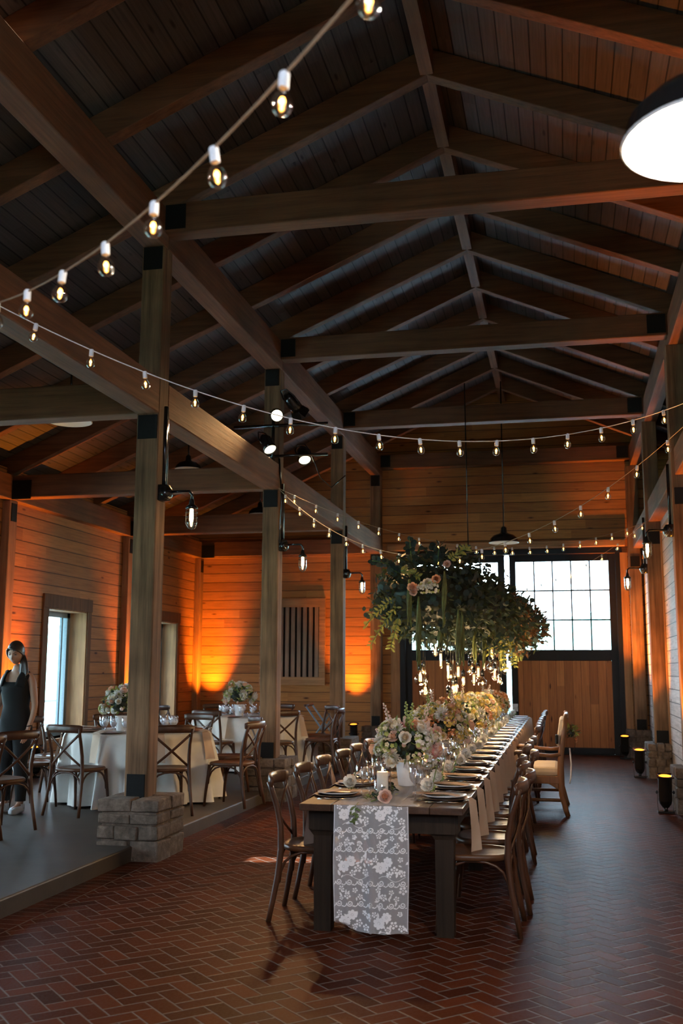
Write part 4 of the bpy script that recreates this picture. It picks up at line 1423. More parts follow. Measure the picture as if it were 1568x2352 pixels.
cans = [(1.06, 8.12, 0, (.30, .08), 'amber-lit black floor can outside the right edge of the photo', 1.8),
        (1.06, 12.17, 0, (.30, .10), 'amber-lit black floor can nearest the right edge', 1.5),
        (1.05, 16.02, 0, (.30, .05), 'amber-lit black floor can beside the stone base on the right wall', 1.15),
        (1.02, 19.25, 0, (.22, .30), 'amber-lit black floor can in the far right corner', 2.8),
        (-4.0, 19.58, FZ, (-.05, .22), 'amber-lit black floor can by the far wall left of the barn doors', 1.4),
        (-6.92, 19.55, FZ, (-.10, .20), 'amber-lit black floor can in the far aisle corner', 2.2),
        (-6.98, 16.6, FZ, (-.15, -.06), 'amber-lit black floor can on the aisle wall between the windows', 1.5),
        (-6.98, 12.8, FZ, (-.15, -.10), 'amber-lit black floor can on the aisle wall left of the nearer window', 1.7)]
for x, y, z, tl, lab, k in cans:
    t = thing('floor_can_light', lab, 'uplight', (x, y, z+.003), 0, 'amber floor cans')
    for nm, me in CAN.items(): link_child(nm, me, t, (Matrix.Translation((0, .03, 0)) @ Matrix.Rotation(.20, 4, 'X') if nm != 'yoke' else Matrix()) @ Matrix.Diagonal((.74, .74, 1.12, 1)))
    lamp('SPOT', 'can_beam', (0, -.055, .435), K_UP*k, (1, .29, .018), t, .04, ((tl[0]*1.2, tl[1]*1.2, 1) if x < 0 else (tl[0]*.5, tl[1]*.5, 1)), math.radians(58 if x < 0 else 56 if y < 9 else 46), 1.0)
    b = MB(); b.tube([(.0, .06, .012), (.06, .12, .006), (.14, .16, .006)], .005, 5); b.build('cable', 'gloss_black', t)

# ================================================================== CAGED WALL LAMPS
def wall_lamp(x, y, zb, sg, lab):
    """bracket lamp on a post: conduit down from the header, junction ball, arm and jar"""
    t = thing('caged_lamp', lab, 'lamp', (x, y, zb), 0, 'caged jar lamps on the posts')
    b = MB(); b.tube([(.03*sg, .0, .07), (.03*sg, 0, .80)], .018, 8); b.tube([(.03*sg, .05, .07), (.03*sg, .05, .55), (.035*sg, .02, .80)], .012, 8); b.build('conduit', 'gloss_black', t)
    b = MB(); b.ball((.055*sg, 0, 0), (.06, .075, .075), 14, 10); b.lathe([(0, -.075), (.07, -.07), (.07, .07), (0, .075)], 16, (.02*sg, 0, 0)); b.build('junction_box', 'gloss_black', t)
    b = MB()
    A = .30
    b.tube([(.09*sg, 0, .01), (.22*sg, 0, .012), (.275*sg, 0, .01), (A*sg, 0, -.02), (A*sg, 0, -.07)], .013, 8); b.build('arm', 'gloss_black', t)
    b = MB(); b.lathe([(.013, -.06), (.022, -.075), (.026, -.11), (.052, -.13), (.056, -.15), (0, -.15)], 18, (A*sg, 0, 0)); b.build('cap', 'gloss_black', t)
    b = MB(); b.lathe([(.048, -.15), (.049, -.27), (.044, -.295), (.03, -.318), (0, -.328)], 18, (A*sg, 0, 0)); b.build('glass_jar', 'bulbglass', t)
    b = MB()
    for k in range(4):
        a = PI/4+k*PI/2
        b.tube([(A*sg+math.cos(a)*q, math.sin(a)*q, z) for q, z in ((.054, -.15), (.055, -.27), (.05, -.30), (.034, -.326), (0, -.338))], .003, 5)
    for z in (-.185, -.23, -.275):
        b.tube([(A*sg+math.cos(2*PI*i/18)*.055, math.sin(2*PI*i/18)*.055, z) for i in range(19)], .003, 5)
    b.build('cage', 'gloss_black', t)
    b = MB(); b.lathe([(0, -.15), (.016, -.155), (.018, -.24), (.012, -.27), (0, -.278)], 12, (A*sg, 0, 0)); b.build('bulb', 'bulb_jar', t)
for k, (y, z) in enumerate(((8.45, 3.13), (12.42, 3.13), (16.32, 3.13))):
    wall_lamp(XL, y-.02, z, 1, 'black caged jar lamp on a bracket, on the %s left post' % ['nearest', 'second', 'third'][k])
for k, (y, z) in enumerate(((12.42, 3.20), (16.32, 3.13))):
    wall_lamp(XR-.02, y-.02, z, -1, 'black caged jar lamp on a right post, %s' % ['nearer the photo edge', 'nearer the barn doors'][k])

# ================================================================== STAGE LIGHTS on the second post
def stage_light(loc, aim, lab, r=.085, L=.26, energy=0, lit=True):
    q = Vector(aim).normalized().to_track_quat('Z', 'Y')
    t = thing('stage_light', lab, 'spotlight', loc, 0, 'stage lights on the second post')
    t.rotation_mode = 'QUATERNION'; t.rotation_quaternion = q
    b = MB(); b.lathe([(0, -L), (r*.5, -L), (r*.9, -L*.75), (r, -L*.3), (r*1.02, 0), (r*.92, 0), (r*.88, -.03)], 20); b.build('can_body', 'gloss_black', t)
    b = MB(); b.lathe([(0, -.022), (r*.88, -.022)], 20); b.build('lens', 'stage_lens' if lit else 'gloss_black', t)
    b = MB()
    for k in range(0 if lit else 4):
        a = k*PI/2
        b.box((0, 0, 0), (r*1.7, .005, .11), 0, Matrix.Rotation(a, 4, 'Z') @ Matrix.Translation((0, r*1.0, .05)) @ Matrix.Rotation(-.5, 4, 'X'))
    if not lit: b.build('barn_doors', 'gloss_black', t)
    b = MB(); b.tube([(r*1.05, 0, -.1), (r*1.2, 0, -.2), (r*.6, 0, -.33), (-r*.6, 0, -.33), (-r*1.2, 0, -.2), (-r*1.05, 0, -.1)], .01, 6); b.build('yoke', 'gloss_black', t)
    if energy:
        lamp('SPOT', 'stage_beam', (0, 0, .03), energy, (1, .55, .22), t, .05, (0, 0, 1), math.radians(58), .6)
    return t
p1 = at(636, 955, 11.75)
stage_light(p1, Vector((-.3, 3.5, 1.0))-p1, 'bright round stage light facing the camera on the second left post', r=.078, energy=K_STAGE)
p2 = at(621, 1034, 11.9)
stage_light(p2, (.55, -.45, -.9), 'lit stage light with oval glow, low on the left of the second post', energy=K_STAGE*.5)
p3 = at(700, 1058, 12.6)
stage_light(p3, (.30, -.55, -.78), 'lit stage light on the right of the second post aimed down at the table', energy=K_STAGE*.8)
p4 = at(682, 940, 12.5)
stage_light(p4, (.3, .55, -.5), 'dark stage light with glinting body, topmost on the right of the second post', lit=False)
t = thing('lighting_bracket', 'black pipe bracket with cables carrying the stage lights on the second post', 'bracket', (XL-.1, 12.31, 4.65))
b = MB(); b.tube([(-.5, -.05, .02), (.75, -.05, .02)], .022, 8); b.tube([(-.45, -.05, -.38), (.75, -.05, -.38)], .018, 8); b.tube([(.03, -.05, .15), (.03, -.05, -.5)], .022, 8); b.build('pipe', 'gloss_black', t)
b = MB(); b.tube([(.5, 0, -.3), (.62, .1, -.65), (.72, .3, -.75), (.85, .55, -.55)], .008, 6); b.tube([(.1, 0, -.4), (.14, 0, -.9), (.12, 0, -1.5)], .012, 6); b.build('cable', 'gloss_black', t)

# ================================================================== PENDANT SHADES
def pendant(loc, R, rodz, lab, energy, bm='bulb_warm'):
    t = thing('dome_pendant', lab, 'pendant lamp', loc, 0, 'dome pendants')
    b = MB(); b.lathe([(R, 0), (R*1.02, .006), (R*1.0, .012), (R*.93, R*.30), (R*.70, R*.52), (R*.34, R*.64), (R*.22, R*.72), (R*.19, R*1.05), (.02, R*1.15), (0, R*1.15)], 40); b.build('shade', 'gloss_black', t)
    b = MB(); b.lathe([(R*.995, .002), (R*.965, .012), (R*.90, R*.29), (R*.67, R*.50), (R*.3, R*.60), (0, R*.62)], 40); b.build('white_lining', 'shade_in', t)
    b = MB(); b.tube([(R*math.cos(2*PI*i/48), R*math.sin(2*PI*i/48), .004) for i in range(49)], .006, 6); b.build('rolled_rim', 'shade_in', t)
    b = MB(); b.ball((0, 0, R*.38), R*.17, 14, 10); b.build('bulb', bm, t)
    b = MB(); b.tube([(0, 0, R*1.1), (0, 0, rodz-loc[2])], .012, 8); b.build('rod', 'gloss_black', t)
    if energy:
        lamp('POINT', 'pendant_light', (0, 0, R*.16), energy, (1, .88, .72), t, .05)
pendant(at(1634, 322, 2.95), .255, 6.5, 'large black dome pendant with glowing white inside, cut by the top right edge', K_PEND)
pl = at(1157, 1247, 17.5); pendant(pl, .25, 6.6, 'black dome pendant with a thin bright rim above the barn doors', .25, 'bulb_dim')
pl = at(160, 969, 10.4); pendant(pl, .25, rafz(pl.x)+.05, 'dome pendant with a bright rim half hidden by the nearest aisle beam', .2, 'bulb_dim')
pl = at(432, 1079, 14.4); pendant(pl, .20, rafz(pl.x)+.05, 'dark dome pendant above the second aisle beam', 0, 'gloss_black')
pl = at(597, 1183, 18.2); pendant(pl, .22, rafz(pl.x)+.05, 'dark dome pendant in the last aisle bay beside the second post', 0, 'gloss_black')

# ================================================================== FESTOON STRINGS
b = MB(); b.lathe([(.0, .0), (.010, -.001), (.013, -.006), (.013, -.040), (.012, -.042), (0, -.042)], 12); ME_SOCK = b.mesh('socket', 'white_plastic')
b = MB(); b.lathe([(.010, -.042), (.0115, -.052), (.0175, -.060), (.0235, -.070), (.0262, -.083), (.0235, -.096), (.0155, -.106), (.006, -.1095), (0, -.110)], 16); ME_GLOBE = b.mesh('bulb', 'bulbglass')
b = MB(); b.lathe([(0, -.063), (.005, -.066), (.0078, -.074), (.0055, -.082), (.003, -.087), (.0045, -.094), (0, -.099)], 10); ME_FILG = b.mesh('filament', 'fil')
spans = [((-3.47, 4.5), (1.31, .5), (3.79, -3.416, 3.62), 'cord_brown', 'blurred festoon string of clear bulbs sweeping down nearest the camera', .32),
         ((-3.47, 4.4), (1.30, 8.3), (2.973, -2.978, 3.817), 'cord_white', 'white festoon string of clear bulbs crossing below the roof ties', .311),
         ((1.30, 8.3), (-3.47, 12.2), (4.357, -4.320, 3.795), 'cord_brown', 'festoon string dipping from the right edge to the second left post', .305),
         ((-3.47, 12.2), (1.30, 16.1), (2.28, -2.284, 3.84), 'cord_brown', 'festoon string from the second left post to the right wall, above the barn doors', .308),
         ((1.30, 16.1), (-3.47, 19.7), (3.75, -3.75, 3.84), 'cord_brown', 'farthest festoon string dipping in front of the barn doors', .305)]
for A, B, cf, cm, lab, sp in spans:
    A, B = Vector(A), Vector(B)
    L = (B-A).length
    f = lambda t: (A.x+(B.x-A.x)*t, A.y+(B.y-A.y)*t, cf[0]*t*t+cf[1]*t+cf[2])
    o = thing('festoon_string', lab, 'string lights', f(0), 0, 'festoon strings')
    o0 = Vector(f(0))
    b = MB(); b.tube([Vector(f(i/60))-o0 for i in range(61)], .0034, 6); b.build('cord', cm, o)
    n_ = int(L/sp)
    rg = random.Random(len(lab))
    for k in range(n_):
        t_ = (k+.72)*sp/L
        if t_ > .99: break
        p = Vector(f(t_))-o0
        mx = Matrix.Translation(p+Vector((0, 0, .006))) @ Matrix.Rotation(rg.uniform(-.12, .12), 4, 'X') @ Matrix.Rotation(rg.uniform(-.12, .12), 4, 'Y')
        bo = link_child('bulb', ME_GLOBE, o, mx)
        link_child('socket', ME_SOCK, bo); link_child('filament', ME_FILG, bo)

# ================================================================== HANGING FLORAL CHANDELIER
ch = thing('floral_chandelier', 'hanging cloud of eucalyptus and flowers with bare bulbs dangling over the long table', 'chandelier', (-1.08, 12.1, 2.35))
CO = Vector((-1.08, 12.1, 2.35))
rg = random.Random(99); random.seed(99)
C0, C1 = Vector((-1.36, 10.45, 2.33)), Vector((-.62, 14.6, 2.13))
def chp(u, d, k):
    c = C0.lerp(C1, u)
    if d.y < -.3 and u > .3: pass
    rr = .60-.17*u
    rz = .46-.10*u
    if u < 0.02: rr *= .9
    return c+Vector((d.x*rr, d.y*.55, d.z*rz))*k
lumps = [(rg.random(), Vector((rg.gauss(0, 1), rg.gauss(0, 1), rg.gauss(0, 1))).normalized(), rg.uniform(.05, .22)) for _ in range(26)]
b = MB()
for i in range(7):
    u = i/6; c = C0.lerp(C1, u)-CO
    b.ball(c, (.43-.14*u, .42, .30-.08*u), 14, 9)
b.build('dark_core', 'core_fill', ch)
bl_, be = MB(), MB()
N = 8600
for k in range(N):
    u = rg.random()
    if k % 7 == 0: u = rg.random()*.06
    d = Vector((rg.gauss(0, 1), rg.gauss(0, 1), rg.gauss(0, 1))).normalized()
    if u < .06 and k % 7 == 0: d.y = -abs(d.y)
    ext = 1.0
    for lu, ld, lh in lumps:
        if abs(lu-u) < .16 and d.dot(ld) > .55: ext += lh*(d.dot(ld)-.55)*2.2
    kk = ext*rg.uniform(.72, 1.06)
    p = chp(u, d, kk)-CO
    nrm = (d+Vector((rg.gauss(0, .6), rg.gauss(0, .6), rg.gauss(0, .6)))).normalized()
    w_ = rg.random()
    brown = u > .55 and rg.random() < .55
    if w_ < .55 and not brown:
        be.disc(p, nrm, rg.uniform(.022, .042), 8, 0, rg.uniform(.8, 1))
    elif brown:
        bl_.leaf(p, nrm, Vector((rg.gauss(0, 1), rg.gauss(0, 1), .3)), rg.uniform(.05, .09), rg.uniform(.022, .035), 1)
    else:
        bl_.leaf(p, nrm, Vector((rg.gauss(0, 1), rg.gauss(0, 1), .3)), rg.uniform(.05, .10), rg.uniform(.018, .032), 0)
# sprigs that stick out (start, direction, length)
def sprig(p, d, L, n_, round_=True, droop=.3, mat=0):
    p = Vector(p)-CO; d = Vector(d).normalized(); pts = []
    for i in range(n_):
        t = i/(n_-1)
        q = p+d*(L*t)+Vector((0, 0, -droop*L*t*t))
        pts.append(q)
        for s_ in (-1, 1):
            sd = d.cross(Vector((0, 1, 0))).normalized()*s_*.03+Vector((rg.gauss(0, .012), rg.gauss(0, .012), rg.gauss(0, .012)))
            if round_: be.disc(q+sd, (rg.gauss(0, .5), -1, rg.gauss(0, .5)), rg.uniform(.022, .036), 8, 0)
            else: bl_.leaf(q, sd+d*.02, (0, -1, 0), rg.uniform(.045, .07), .022, mat)
    bl_.tube(pts, .004, 5, 3)
for px, py, dx, dz, L in ((945, 1290, -.05, 1, .28), (900, 1300, -.8, .35, .22), (885, 1400, -1, .0, .2), (1005, 1290, .1, .9, .15), (930, 1330, -.6, .6, .2), (1060, 1280, .3, .8, .12)):
    sprig(at(px, py, 10.2), (dx, -.2, dz), L, 7, True, .15)
for px, py, dx, dz, L in ((905, 1375, -.75, -.5, .34), (910, 1395, -.65, -.75, .38), (1035, 1285, .5, .45, .26), (920, 1310, .9, -.1, .2), (1085, 1330, .5, -.4, .2), (915, 1420, -.3, -1, .25), (1110, 1420, .2, -1, .35), (1150, 1440, .1, -1, .4), (1170, 1470, .2, -1, .25)):
    sprig(at(px, py, 10.1 if px < 1060 else 12.4), (dx, -.25, dz), L, 12, False, .25, 2)
be.build('eucalyptus_foliage', 'euc', ch)
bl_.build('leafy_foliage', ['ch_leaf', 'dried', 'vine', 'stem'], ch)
# amaranth tassels: pixel of the top and bottom, depth
for px, ty, by, Y in ((940, 1330, 1445, 9.75), (961, 1370, 1545, 9.7), (1021, 1312, 1445, 9.75), (1052, 1400, 1535, 10.0), (1061, 1405, 1530, 10.1), (1112, 1455, 1535, 11.6), (1090, 1450, 1530, 11.0), (1150, 1480, 1545, 13.0), (1188, 1480, 1525, 14.2), (1197, 1490, 1520, 14.4), (1010, 1450, 1490, 10.0)):
    b = MB(); a_, c_ = at(px, ty, Y)-CO, at(px, by, Y)-CO
    for s_ in range(6):
        ph = rg.random()*6
        st = rg.uniform(0, .35)
        pts = []
        for i in range(12):
            t = i/11*(1-st*.5)
            q = a_.lerp(c_, t)+Vector((math.sin(ph+t*3)*.016*min(1, t*3), math.cos(ph+t*2)*.016*min(1, t*3), 0))
            pts.append(q)
        b.tube(pts, [.005+.007*math.sin(PI*min(1, i/11+.1))+rg.uniform(-.002, .002) for i in range(12)], 6)
    b.build('amaranth_tassel', 'amar', ch)
# flowers set in the foliage
for px, py, Y, fam, i, s_ in ((992, 1350, 9.72, 'fluff', 0, 1.5), (972, 1352, 9.75, 'fluff', 0, 1.4), (982, 1340, 9.75, 'white', 0, 1.4), (948, 1352, 9.75, 'peach', 1, 1.6), (1002, 1332, 9.75, 'rust', 1, 1.4), (950, 1362, 9.74, 'peach', 0, 1.2),
                            (1027, 1297, 10.0, 'peach', 0, 1.2), (1105, 1385, 11.8, 'pink', 0, 1.9), (1100, 1398, 11.8, 'peach', 0, 1.7), (1140, 1385, 12.8, 'rust', 0, 1.6), (1127, 1402, 12.4, 'peach', 1, 1.3), (1075, 1390, 11.0, 'pink', 1, 1.5), (1180, 1440, 14.0, 'rust', 1, 1.5), (1165, 1425, 13.4, 'pink', 0, 1.2)):
    p = at(px, py, Y)-CO
    link_child('flower', FL[fam][i], ch, Matrix.Translation(p) @ Matrix.Rotation(1.35, 4, 'X') @ Matrix.Scale(s_, 4))
# suspension
b = MB()
b.tube([at(1066, 880, 12.1)-CO, (0.0, 0, .66)], .007, 6)
for dx, dy in ((-.25, -.9), (.25, .9), (-.1, .9), (.1, -.9)):
    b.tube([(0, 0, .66), (dx, dy, .25)], .004, 5)
b.build('suspension_cable', 'gloss_black', ch)
# bare bulbs
def bulb_kind(kind):
    g_, f_ = MB(), MB()
    P_ = dict(globe=[(.014, 0), (.016, -.02), (.03, -.03), (.052, -.05), (.0625, -.085), (.055, -.118), (.03, -.141), (0, -.148)],
              globe_s=[(.013, 0), (.015, -.018), (.028, -.028), (.043, -.048), (.0475, -.075), (.041, -.10), (.022, -.118), (0, -.123)],
              edison=[(.013, 0), (.016, -.02), (.022, -.05), (.031, -.085), (.032, -.10), (.024, -.125), (.008, -.138), (0, -.142)],
              tube=[(.012, 0), (.015, -.015), (.0155, -.16), (.010, -.175), (0, -.178)],
              stub=[(.012, 0), (.02, -.015), (.0225, -.03), (.0225, -.10), (.018, -.11), (0, -.112)],
              pear=[(.012, 0), (.014, -.015), (.022, -.04), (.0295, -.06), (.028, -.08), (.015, -.096), (0, -.099)])[kind]
    g_.lathe(P_, 18)
    h = -P_[-1][1]
    if kind in ('globe_s', 'pear'): f_.lathe([(0, -h*.45), (.008, -h*.5), (.013, -h*.6), (.008, -h*.7), (0, -h*.74)], 10)
    elif kind == 'globe':
        for k in range(5):
            a = 2*PI*k/5; f_.tube([(.006*math.cos(a), .006*math.sin(a), -.03), (.013*math.cos(a), .013*math.sin(a), -.06), (.013*math.cos(a), .013*math.sin(a), -.108)], .003, 5)
    else:
        for k in range(4):
            a = 2*PI*k/4; r = .007 if kind == 'tube' else .010; f_.tube([(r*math.cos(a), r*math.sin(a), -h*.14), (r*math.cos(a+.5), r*math.sin(a+.5), -h*.5), (r*math.cos(a), r*math.sin(a), -h*.85)], .0024, 5)
    return g_.mesh('bulb', 'bulbglass'), f_.mesh('filament', 'fil_big'), h
BK = {k: bulb_kind(k) for k in ('globe', 'globe_s', 'edison', 'tube', 'stub', 'pear')}
b = MB(); b.lathe([(0, .075), (.006, .072), (.012, .06), (.021, .052), (.022, .0), (.017, -.002), (0, -.002)], 14); ME_CSOCK = b.mesh('socket', 'gloss_black')
bulbs = [(965, 1546, 'globe', 10.3), (976.5, 1576, 'globe', 10.35), (972, 1530, 'pear', 11.2), (999, 1482, 'edison', 10.6), (1012, 1505, 'tube', 10.6), (1029, 1533, 'tube', 10.4), (1035, 1540, 'globe_s', 11.0), (1052, 1532, 'edison', 11.0), (1041, 1572, 'stub', 10.9), (1047, 1570, 'stub', 11.3),
         (1029.5, 1590, 'pear', 10.5), (1064, 1553, 'stub', 11.2), (1083, 1496, 'globe_s', 12.4), (1078, 1528, 'pear', 11.8), (1084, 1520, 'pear', 12.2), (1088, 1548, 'edison', 12.0), (1098, 1533, 'edison', 11.8), (1108, 1555, 'globe_s', 11.2), (1111, 1512, 'tube', 12.6), (1126, 1521, 'globe_s', 12.4),
         (1137, 1524, 'globe_s', 12.9), (1135.5, 1538, 'edison', 12.6), (1129, 1491, 'edison', 13.2), (1148, 1552, 'pear', 12.6), (1160, 1526, 'globe_s', 12.9), (1170, 1516, 'stub', 14.0)]
for k, (px, py, kd, Y) in enumerate(bulbs):
    g_, f_, h = BK[kd]
    p = at(px, py+13, Y)-CO+Vector((0, 0, h*.55))
    bo = link_child('bulb', g_, ch, Matrix.Translation(p))
    link_child('socket', ME_CSOCK, bo); link_child('filament', f_, bo)
    b = MB(); top = max(.05, -.28+.1-p.z); b.tube([(0, 0, .07), (0, 0, -.22-p.z if -.22-p.z > .1 else .1)], .004, 5); b.build('cord', 'gloss_black', bo)
for px, py, Y in ((968, 1552, 10.3), (1030, 1540, 10.6), (1088, 1540, 12.0), (1135, 1530, 12.7), (1165, 1520, 14.0)):
    lamp('POINT', 'bulb_glow', at(px, py+13, Y)-CO+Vector((.0, -.0, -.09)), K_CAND, (1, .68, .34), ch, .04)

# ================================================================== WOMAN
wm = thing('person', 'woman with a long dark side ponytail in a sleeveless black top, standing and looking down', 'person', (-5.55, 9.72, FZ+.003), -.12)
# body: one continuous skin surface grown from a joint skeleton (facing -Y, her left is +X)
def skin_body():
    V = [(0, 0, .92)]; R = [(.135, .10)]; E = []
    def add(p, r, par):
        V.append(p); R.append(r if isinstance(r, tuple) else (r, r)); E.append((par, len(V)-1)); return len(V)-1
    waist = add((0, -.005, 1.06), (.115, .085), 0)
    chest = add((0, -.012, 1.22), (.135, .098), waist)
    up = add((0, 0, 1.355), (.115, .075), chest)
    neck = add((0, .002, 1.43), (.052, .05), up)
    head0 = add((0, -.022, 1.50), (.05, .052), neck)
    for s_ in (-1, 1):
        sh = add((.135*s_, .005, 1.37), (.050, .05), up)
        d1 = add((.172*s_, .005, 1.325), .046, sh)
        if s_ > 0:
            el = add((.205, .03, 1.08), .036, d1); fo = add((.205, .0, .96), .030, el); wr = add((.185, -.035, .855), .0235, fo)
            pa = add((.175, -.045, .80), (.017, .030), wr)
            for j, (dx, dy, L) in enumerate(((-.012, -.022, .080), (-.002, -.008, .088), (.006, .006, .083), (.012, .02, .068))):
                k1 = add((.172+dx, -.05+dy, .77), .0092, pa); k2 = add((.160+dx, -.058+dy, .77-L*.5), .0085, k1); add((.146+dx, -.060+dy, .77-L*.9), .0072, k2)
            th = add((.160, -.075, .815), .011, pa); add((.148, -.088, .785), .009, th)
        else:
            el = add((-.215, .02, 1.09), .036, d1); fo = add((-.235, -.08, .99), .030, el); wr = add((-.225, -.16, .93), .0235, fo)
            pa = add((-.215, -.21, .915), (.017, .030), wr)
            for j, (dx, L) in enumerate(((-.024, .080), (-.008, .088), (.008, .083), (.022, .068))):
                k1 = add((-.21+dx, -.245, .91), .0092, pa); k2 = add((-.205+dx, -.27, .90-L*.3), .0085, k1); add((-.202+dx, -.275, .89-L*.6), .0072, k2)
            th = add((-.18, -.20, .90), .011, pa); add((-.165, -.225, .885), .009, th)
        hip = add((.085*s_, .0, .86), (.088, .095), 0)
        kn = add((.09*s_, -.012, .48), .056, hip); ca = add((.092*s_, .015, .33), .052, kn); an = add((.095*s_, .012, .09), .036, ca)
        ft = add((.10*s_, -.06, .045), (.036, .028), an); add((.108*s_, -.14, .028), (.034, .020), ft)
    me = bpy.data.meshes.new('body')
    me.from_pydata(V, E, [])
    o = bpy.data.objects.new('body', me); COL.objects.link(o); o.parent = wm
    me.materials.append(M['skin'])
    sk = o.modifiers.new('skin', 'SKIN')
    me.skin_vertices.new() if not me.skin_vertices else None
    for i, r in enumerate(R):
        me.skin_vertices[0].data[i].radius = r
        me.skin_vertices[0].data[i].use_root = (i == 0)
    sk.use_smooth_shade = True
    sub = o.modifiers.new('sub', 'SUBSURF'); sub.levels = 2; sub.render_levels = 2
    return o
body = skin_body()
# head (tilted down, turned a little to her left)
hm = Matrix.Translation((0.0, -.028, 1.505)) @ Matrix.Rotation(.22, 4, 'Z') @ Matrix.Rotation(.34, 4, 'X')
def head_mesh():
    b = MB(); n_, m_ = 40, 36
    vs_ = []
    for i in range(m_+1):
        t = PI*i/m_
        for k in range(n_):
            a = 2*PI*k/n_
            x, y, z = math.sin(t)*math.cos(a), math.sin(t)*math.sin(a), -math.cos(t)
            X, Y, Z = x*.074, y*.094, .105+z*.115
            fr = max(0, -y)
            if z < 0:                       # jaw narrows
                q = -z; X *= 1-.34*q*q; Y *= 1-.16*q*q
                if y < 0: Y -= .012*q*fr
            px, pz = X, Z
            if fr > .3:
                g = lambda cx, cz, sx_, sz: math.exp(-((px-cx)/sx_)**2-((pz-cz)/sz)**2)
                Y -= .020*g(0, .085, .010, .016)+.010*g(0, .105, .007, .022)            # nose
                Y += .012*(g(.030, .118, .016, .011)+g(-.030, .118, .016, .011))         # eye sockets
                Y -= .006*(g(.030, .136, .022, .007)+g(-.030, .136, .022, .007))         # brows
                Y -= .005*g(0, .050, .018, .008)-.004*g(0, .038, .016, .005)             # lips
                Y -= .007*g(0, .012, .018, .014)                                         # chin
                Y -= .004*(g(.040, .082, .02, .018)+g(-.040, .082, .02, .018))           # cheeks
            vs_.append((X, Y, Z))
    fs_ = [(i*n_+k, i*n_+(k+1) % n_, (i+1)*n_+(k+1) % n_, (i+1)*n_+k) for i in range(m_) for k in range(n_)]
    b.add(vs_, fs_, 0, True)
    for s_ in (-1, 1):
        b.ball((.074*s_, .008, .098), (.010, .020, .030), 8, 6)
    return b.mesh('head', 'skin')
o = link_child('head', head_mesh(), wm, hm)
for s_ in (-1, 1):
    b = MB(); b.ball((.030*s_, -.080, .116), (.0135, .008, .0052), 10, 6); link_child('eye', b.mesh('eye', 'eye'), o)
    b = MB(); b.tube([(.014*s_, -.090, .134), (.030*s_, -.089, .139), (.046*s_, -.080, .134)], [.0028, .0032, .0018], 6); link_child('eyebrow', b.mesh('eyebrow', 'hair'), o)
b = MB(); b.tube([(-.021, -.083, .049), (-.008, -.092, .052), (0, -.093, .0505), (.008, -.092, .052), (.021, -.083, .049)], [.002, .0045, .004, .0045, .002], 6); b.tube([(-.018, -.084, .046), (0, -.092, .043), (.018, -.084, .046)], [.002, .005, .002], 6); link_child('mouth', b.mesh('mouth', 'lip'), o)
# hair: cap swept across the forehead, ponytail over her left shoulder
b = MB(); n_, m_ = 40, 30
vs_ = []
for i in range(m_+1):
    t = PI*i/m_
    for k in range(n_):
        a = 2*PI*k/n_
        x, y, z = math.sin(t)*math.cos(a), math.sin(t)*math.sin(a), -math.cos(t)
        q = 1+.012*math.sin(a*17+z*5)
        vs_.append((x*.084*q, y*.106*q+.008, .121+z*.116))
fs_ = []
for i in range(m_):
    for k in range(n_):
        f = (i*n_+k, i*n_+(k+1) % n_, (i+1)*n_+(k+1) % n_, (i+1)*n_+k)
        X, Y, Z = [sum(vs_[j][q] for j in f)/4 for q in range(3)]
        hl = .178-.035*(X+.03 if X > -.03 else 0)/.1-.8*max(0, -.03-X)
        if (Y < -.02 and Z < hl) or (Z < .035): continue
        fs_.append(f)
b.add(vs_, fs_, 0, True)
rg = random.Random(31)
for k in range(13):
    q = k/12; e = .06*q
    b.tube([(-.040-.012*q, -.083+e*1.3, .184+.032*q-.02*q*q), (-.004, -.096+e*1.1, .188+.036*q), (.038, -.084+e, .170+.045*q), (.066, -.052+e*.9, .138+.040*q), (.077, -.015+e*.6, .098+.02*q), (.074, .03, .06)], [.004, .0065, .008, .008, .008, .007], 6)
for k in range(5):
    q = k/4
    b.tube([(-.040, -.084+.02*q, .186), (-.066, -.062+.02*q, .160), (-.080, -.035+.025*q, .115), (-.083, -.012+.03*q, .075), (-.078, .01+.03*q, .04)], [.005, .009, .011, .010, .005], 7)
for k in range(15):
    ox, oy = rg.gauss(0, .018), rg.gauss(0, .014)
    b.tube([(.070, .02, .07), (.084+ox*.6, -.015+oy*.6, .0), (.094+ox, -.06+oy, -.07), (.084+ox, -.09+oy, -.15), (.070+ox*.9, -.095+oy, -.23), (.058+ox*.5, -.085+oy, -.30)], [.020, .021, .020, .019, .015, .004], 7)
link_child('hair', b.mesh('hair', 'hair'), o)
b = MB(); b.ball((-.083, .0, .055), (.005, .005, .008), 8, 6); link_child('earring', b.mesh('earring', 'silver'), o)
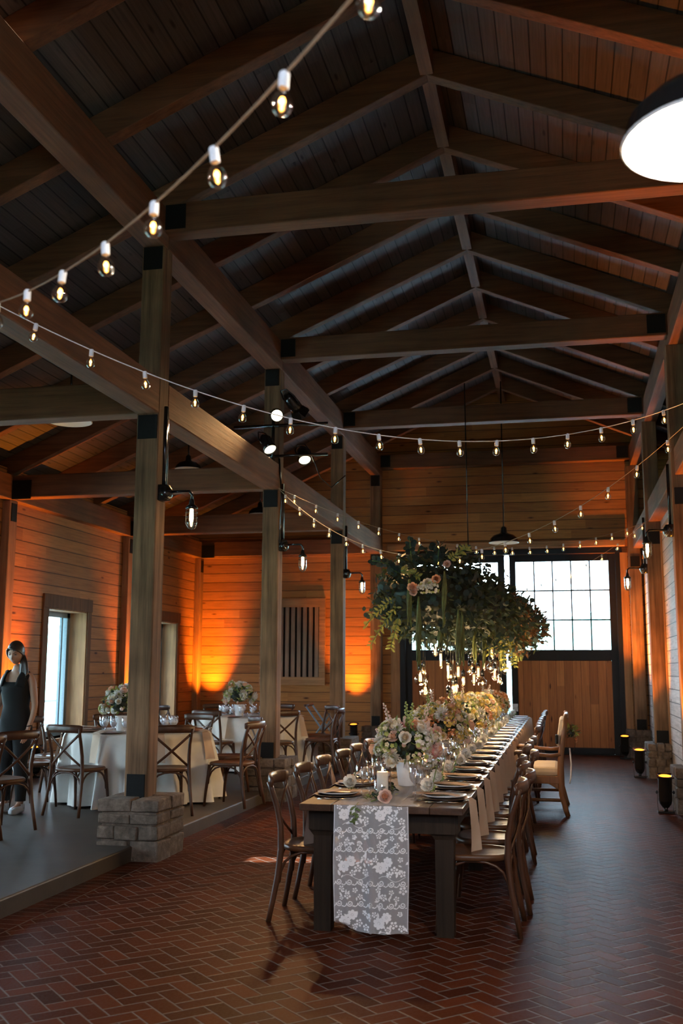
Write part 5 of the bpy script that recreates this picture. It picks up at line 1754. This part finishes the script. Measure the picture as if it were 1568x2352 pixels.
# clothes: sleeveless top and trousers as surfaces just outside the body
def loft(b, secs, n_=28, mat=0):
    vs_ = []
    for cx, cy, z, rx, ry in secs:
        for k in range(n_):
            a = 2*PI*k/n_
            zz = z(a) if callable(z) else z
            vs_.append((cx+rx*math.cos(a), cy+ry*math.sin(a), zz))
    b.add(vs_, [(i*n_+k, i*n_+(k+1) % n_, (i+1)*n_+(k+1) % n_, (i+1)*n_+k) for i in range(len(secs)-1) for k in range(n_)], mat, True)
b = MB()
neckl = lambda a: 1.385-.115*max(0, -math.sin(a))**1.5*abs(math.sin(a))-.01*abs(math.cos(a))
loft(b, [(0, 0, .74, .185, .150), (0, 0, .86, .180, .145), (0, 0, .95, .162, .130), (0, -.004, 1.06, .140, .112), (0, -.016, 1.18, .155, .130), (0, -.022, 1.25, .158, .138), (0, -.010, 1.31, .152, .118), (0, -.004, neckl, .138, .100)])
for s_ in (-1, 1):
    b.tube([(.112*s_, -.112, 1.26), (.118*s_, -.085, 1.335), (.122*s_, -.045, 1.392), (.120*s_, .0, 1.414), (.122*s_, .05, 1.388), (.122*s_, .085, 1.31)], [.036, .036, .034, .032, .036, .04], 10, flat=(1.5, .35), up=(s_*.5, 0, 1))
link_child('sleeveless_top', b.mesh('sleeveless_top', 'black_cloth'), wm)
b = MB()
loft(b, [(0, 0, .92, .165, .135), (0, .0, .82, .178, .142), (0, .0, .74, .172, .13)])
for s_ in (-1, 1):
    loft(b, [(.085*s_, .0, .80, .094, .11), (.088*s_, -.004, .64, .084, .088), (.09*s_, -.012, .48, .068, .07), (.092*s_, .008, .33, .064, .068), (.095*s_, .012, .15, .052, .056), (.095*s_, .012, .115, .052, .056)], 20)
link_child('trousers', b.mesh('trousers', 'black_cloth'), wm)
for s_ in (-1, 1):
    b = MB(); vs_ = []
    b.tube([(.094*s_, .05, .035), (.095*s_, .02, .04), (.10*s_, -.05, .036), (.106*s_, -.115, .028), (.110*s_, -.165, .022)], [.032, .042, .043, .042, .022], 12, up=(0, 0, 1), flat=(1, .85))
    b.tube([(.095*s_, .012, .04), (.095*s_, .014, .085)], [.044, .046], 12)
    link_child('shoe', b.mesh('shoe', 'shoe'), wm)
b = MB(); b.tube([(.188+.028*math.cos(2*PI*i/16), -.033+.028*math.sin(2*PI*i/16), .865+.006*math.cos(2*PI*i/16)) for i in range(17)], .006, 6); link_child('bracelet', b.mesh('bracelet', 'gloss_black'), wm)
b = MB(); b.tube([(-.12, .10, 1.22), (-.125, .05, 1.40), (-.125, -.02, 1.43), (-.10, -.10, 1.33), (-.14, -.15, 1.1)], .016, 8, flat=(1.2, .25), up=(0, 1, 0)); link_child('shoulder_strap', b.mesh('shoulder_strap', 'black_cloth'), wm)
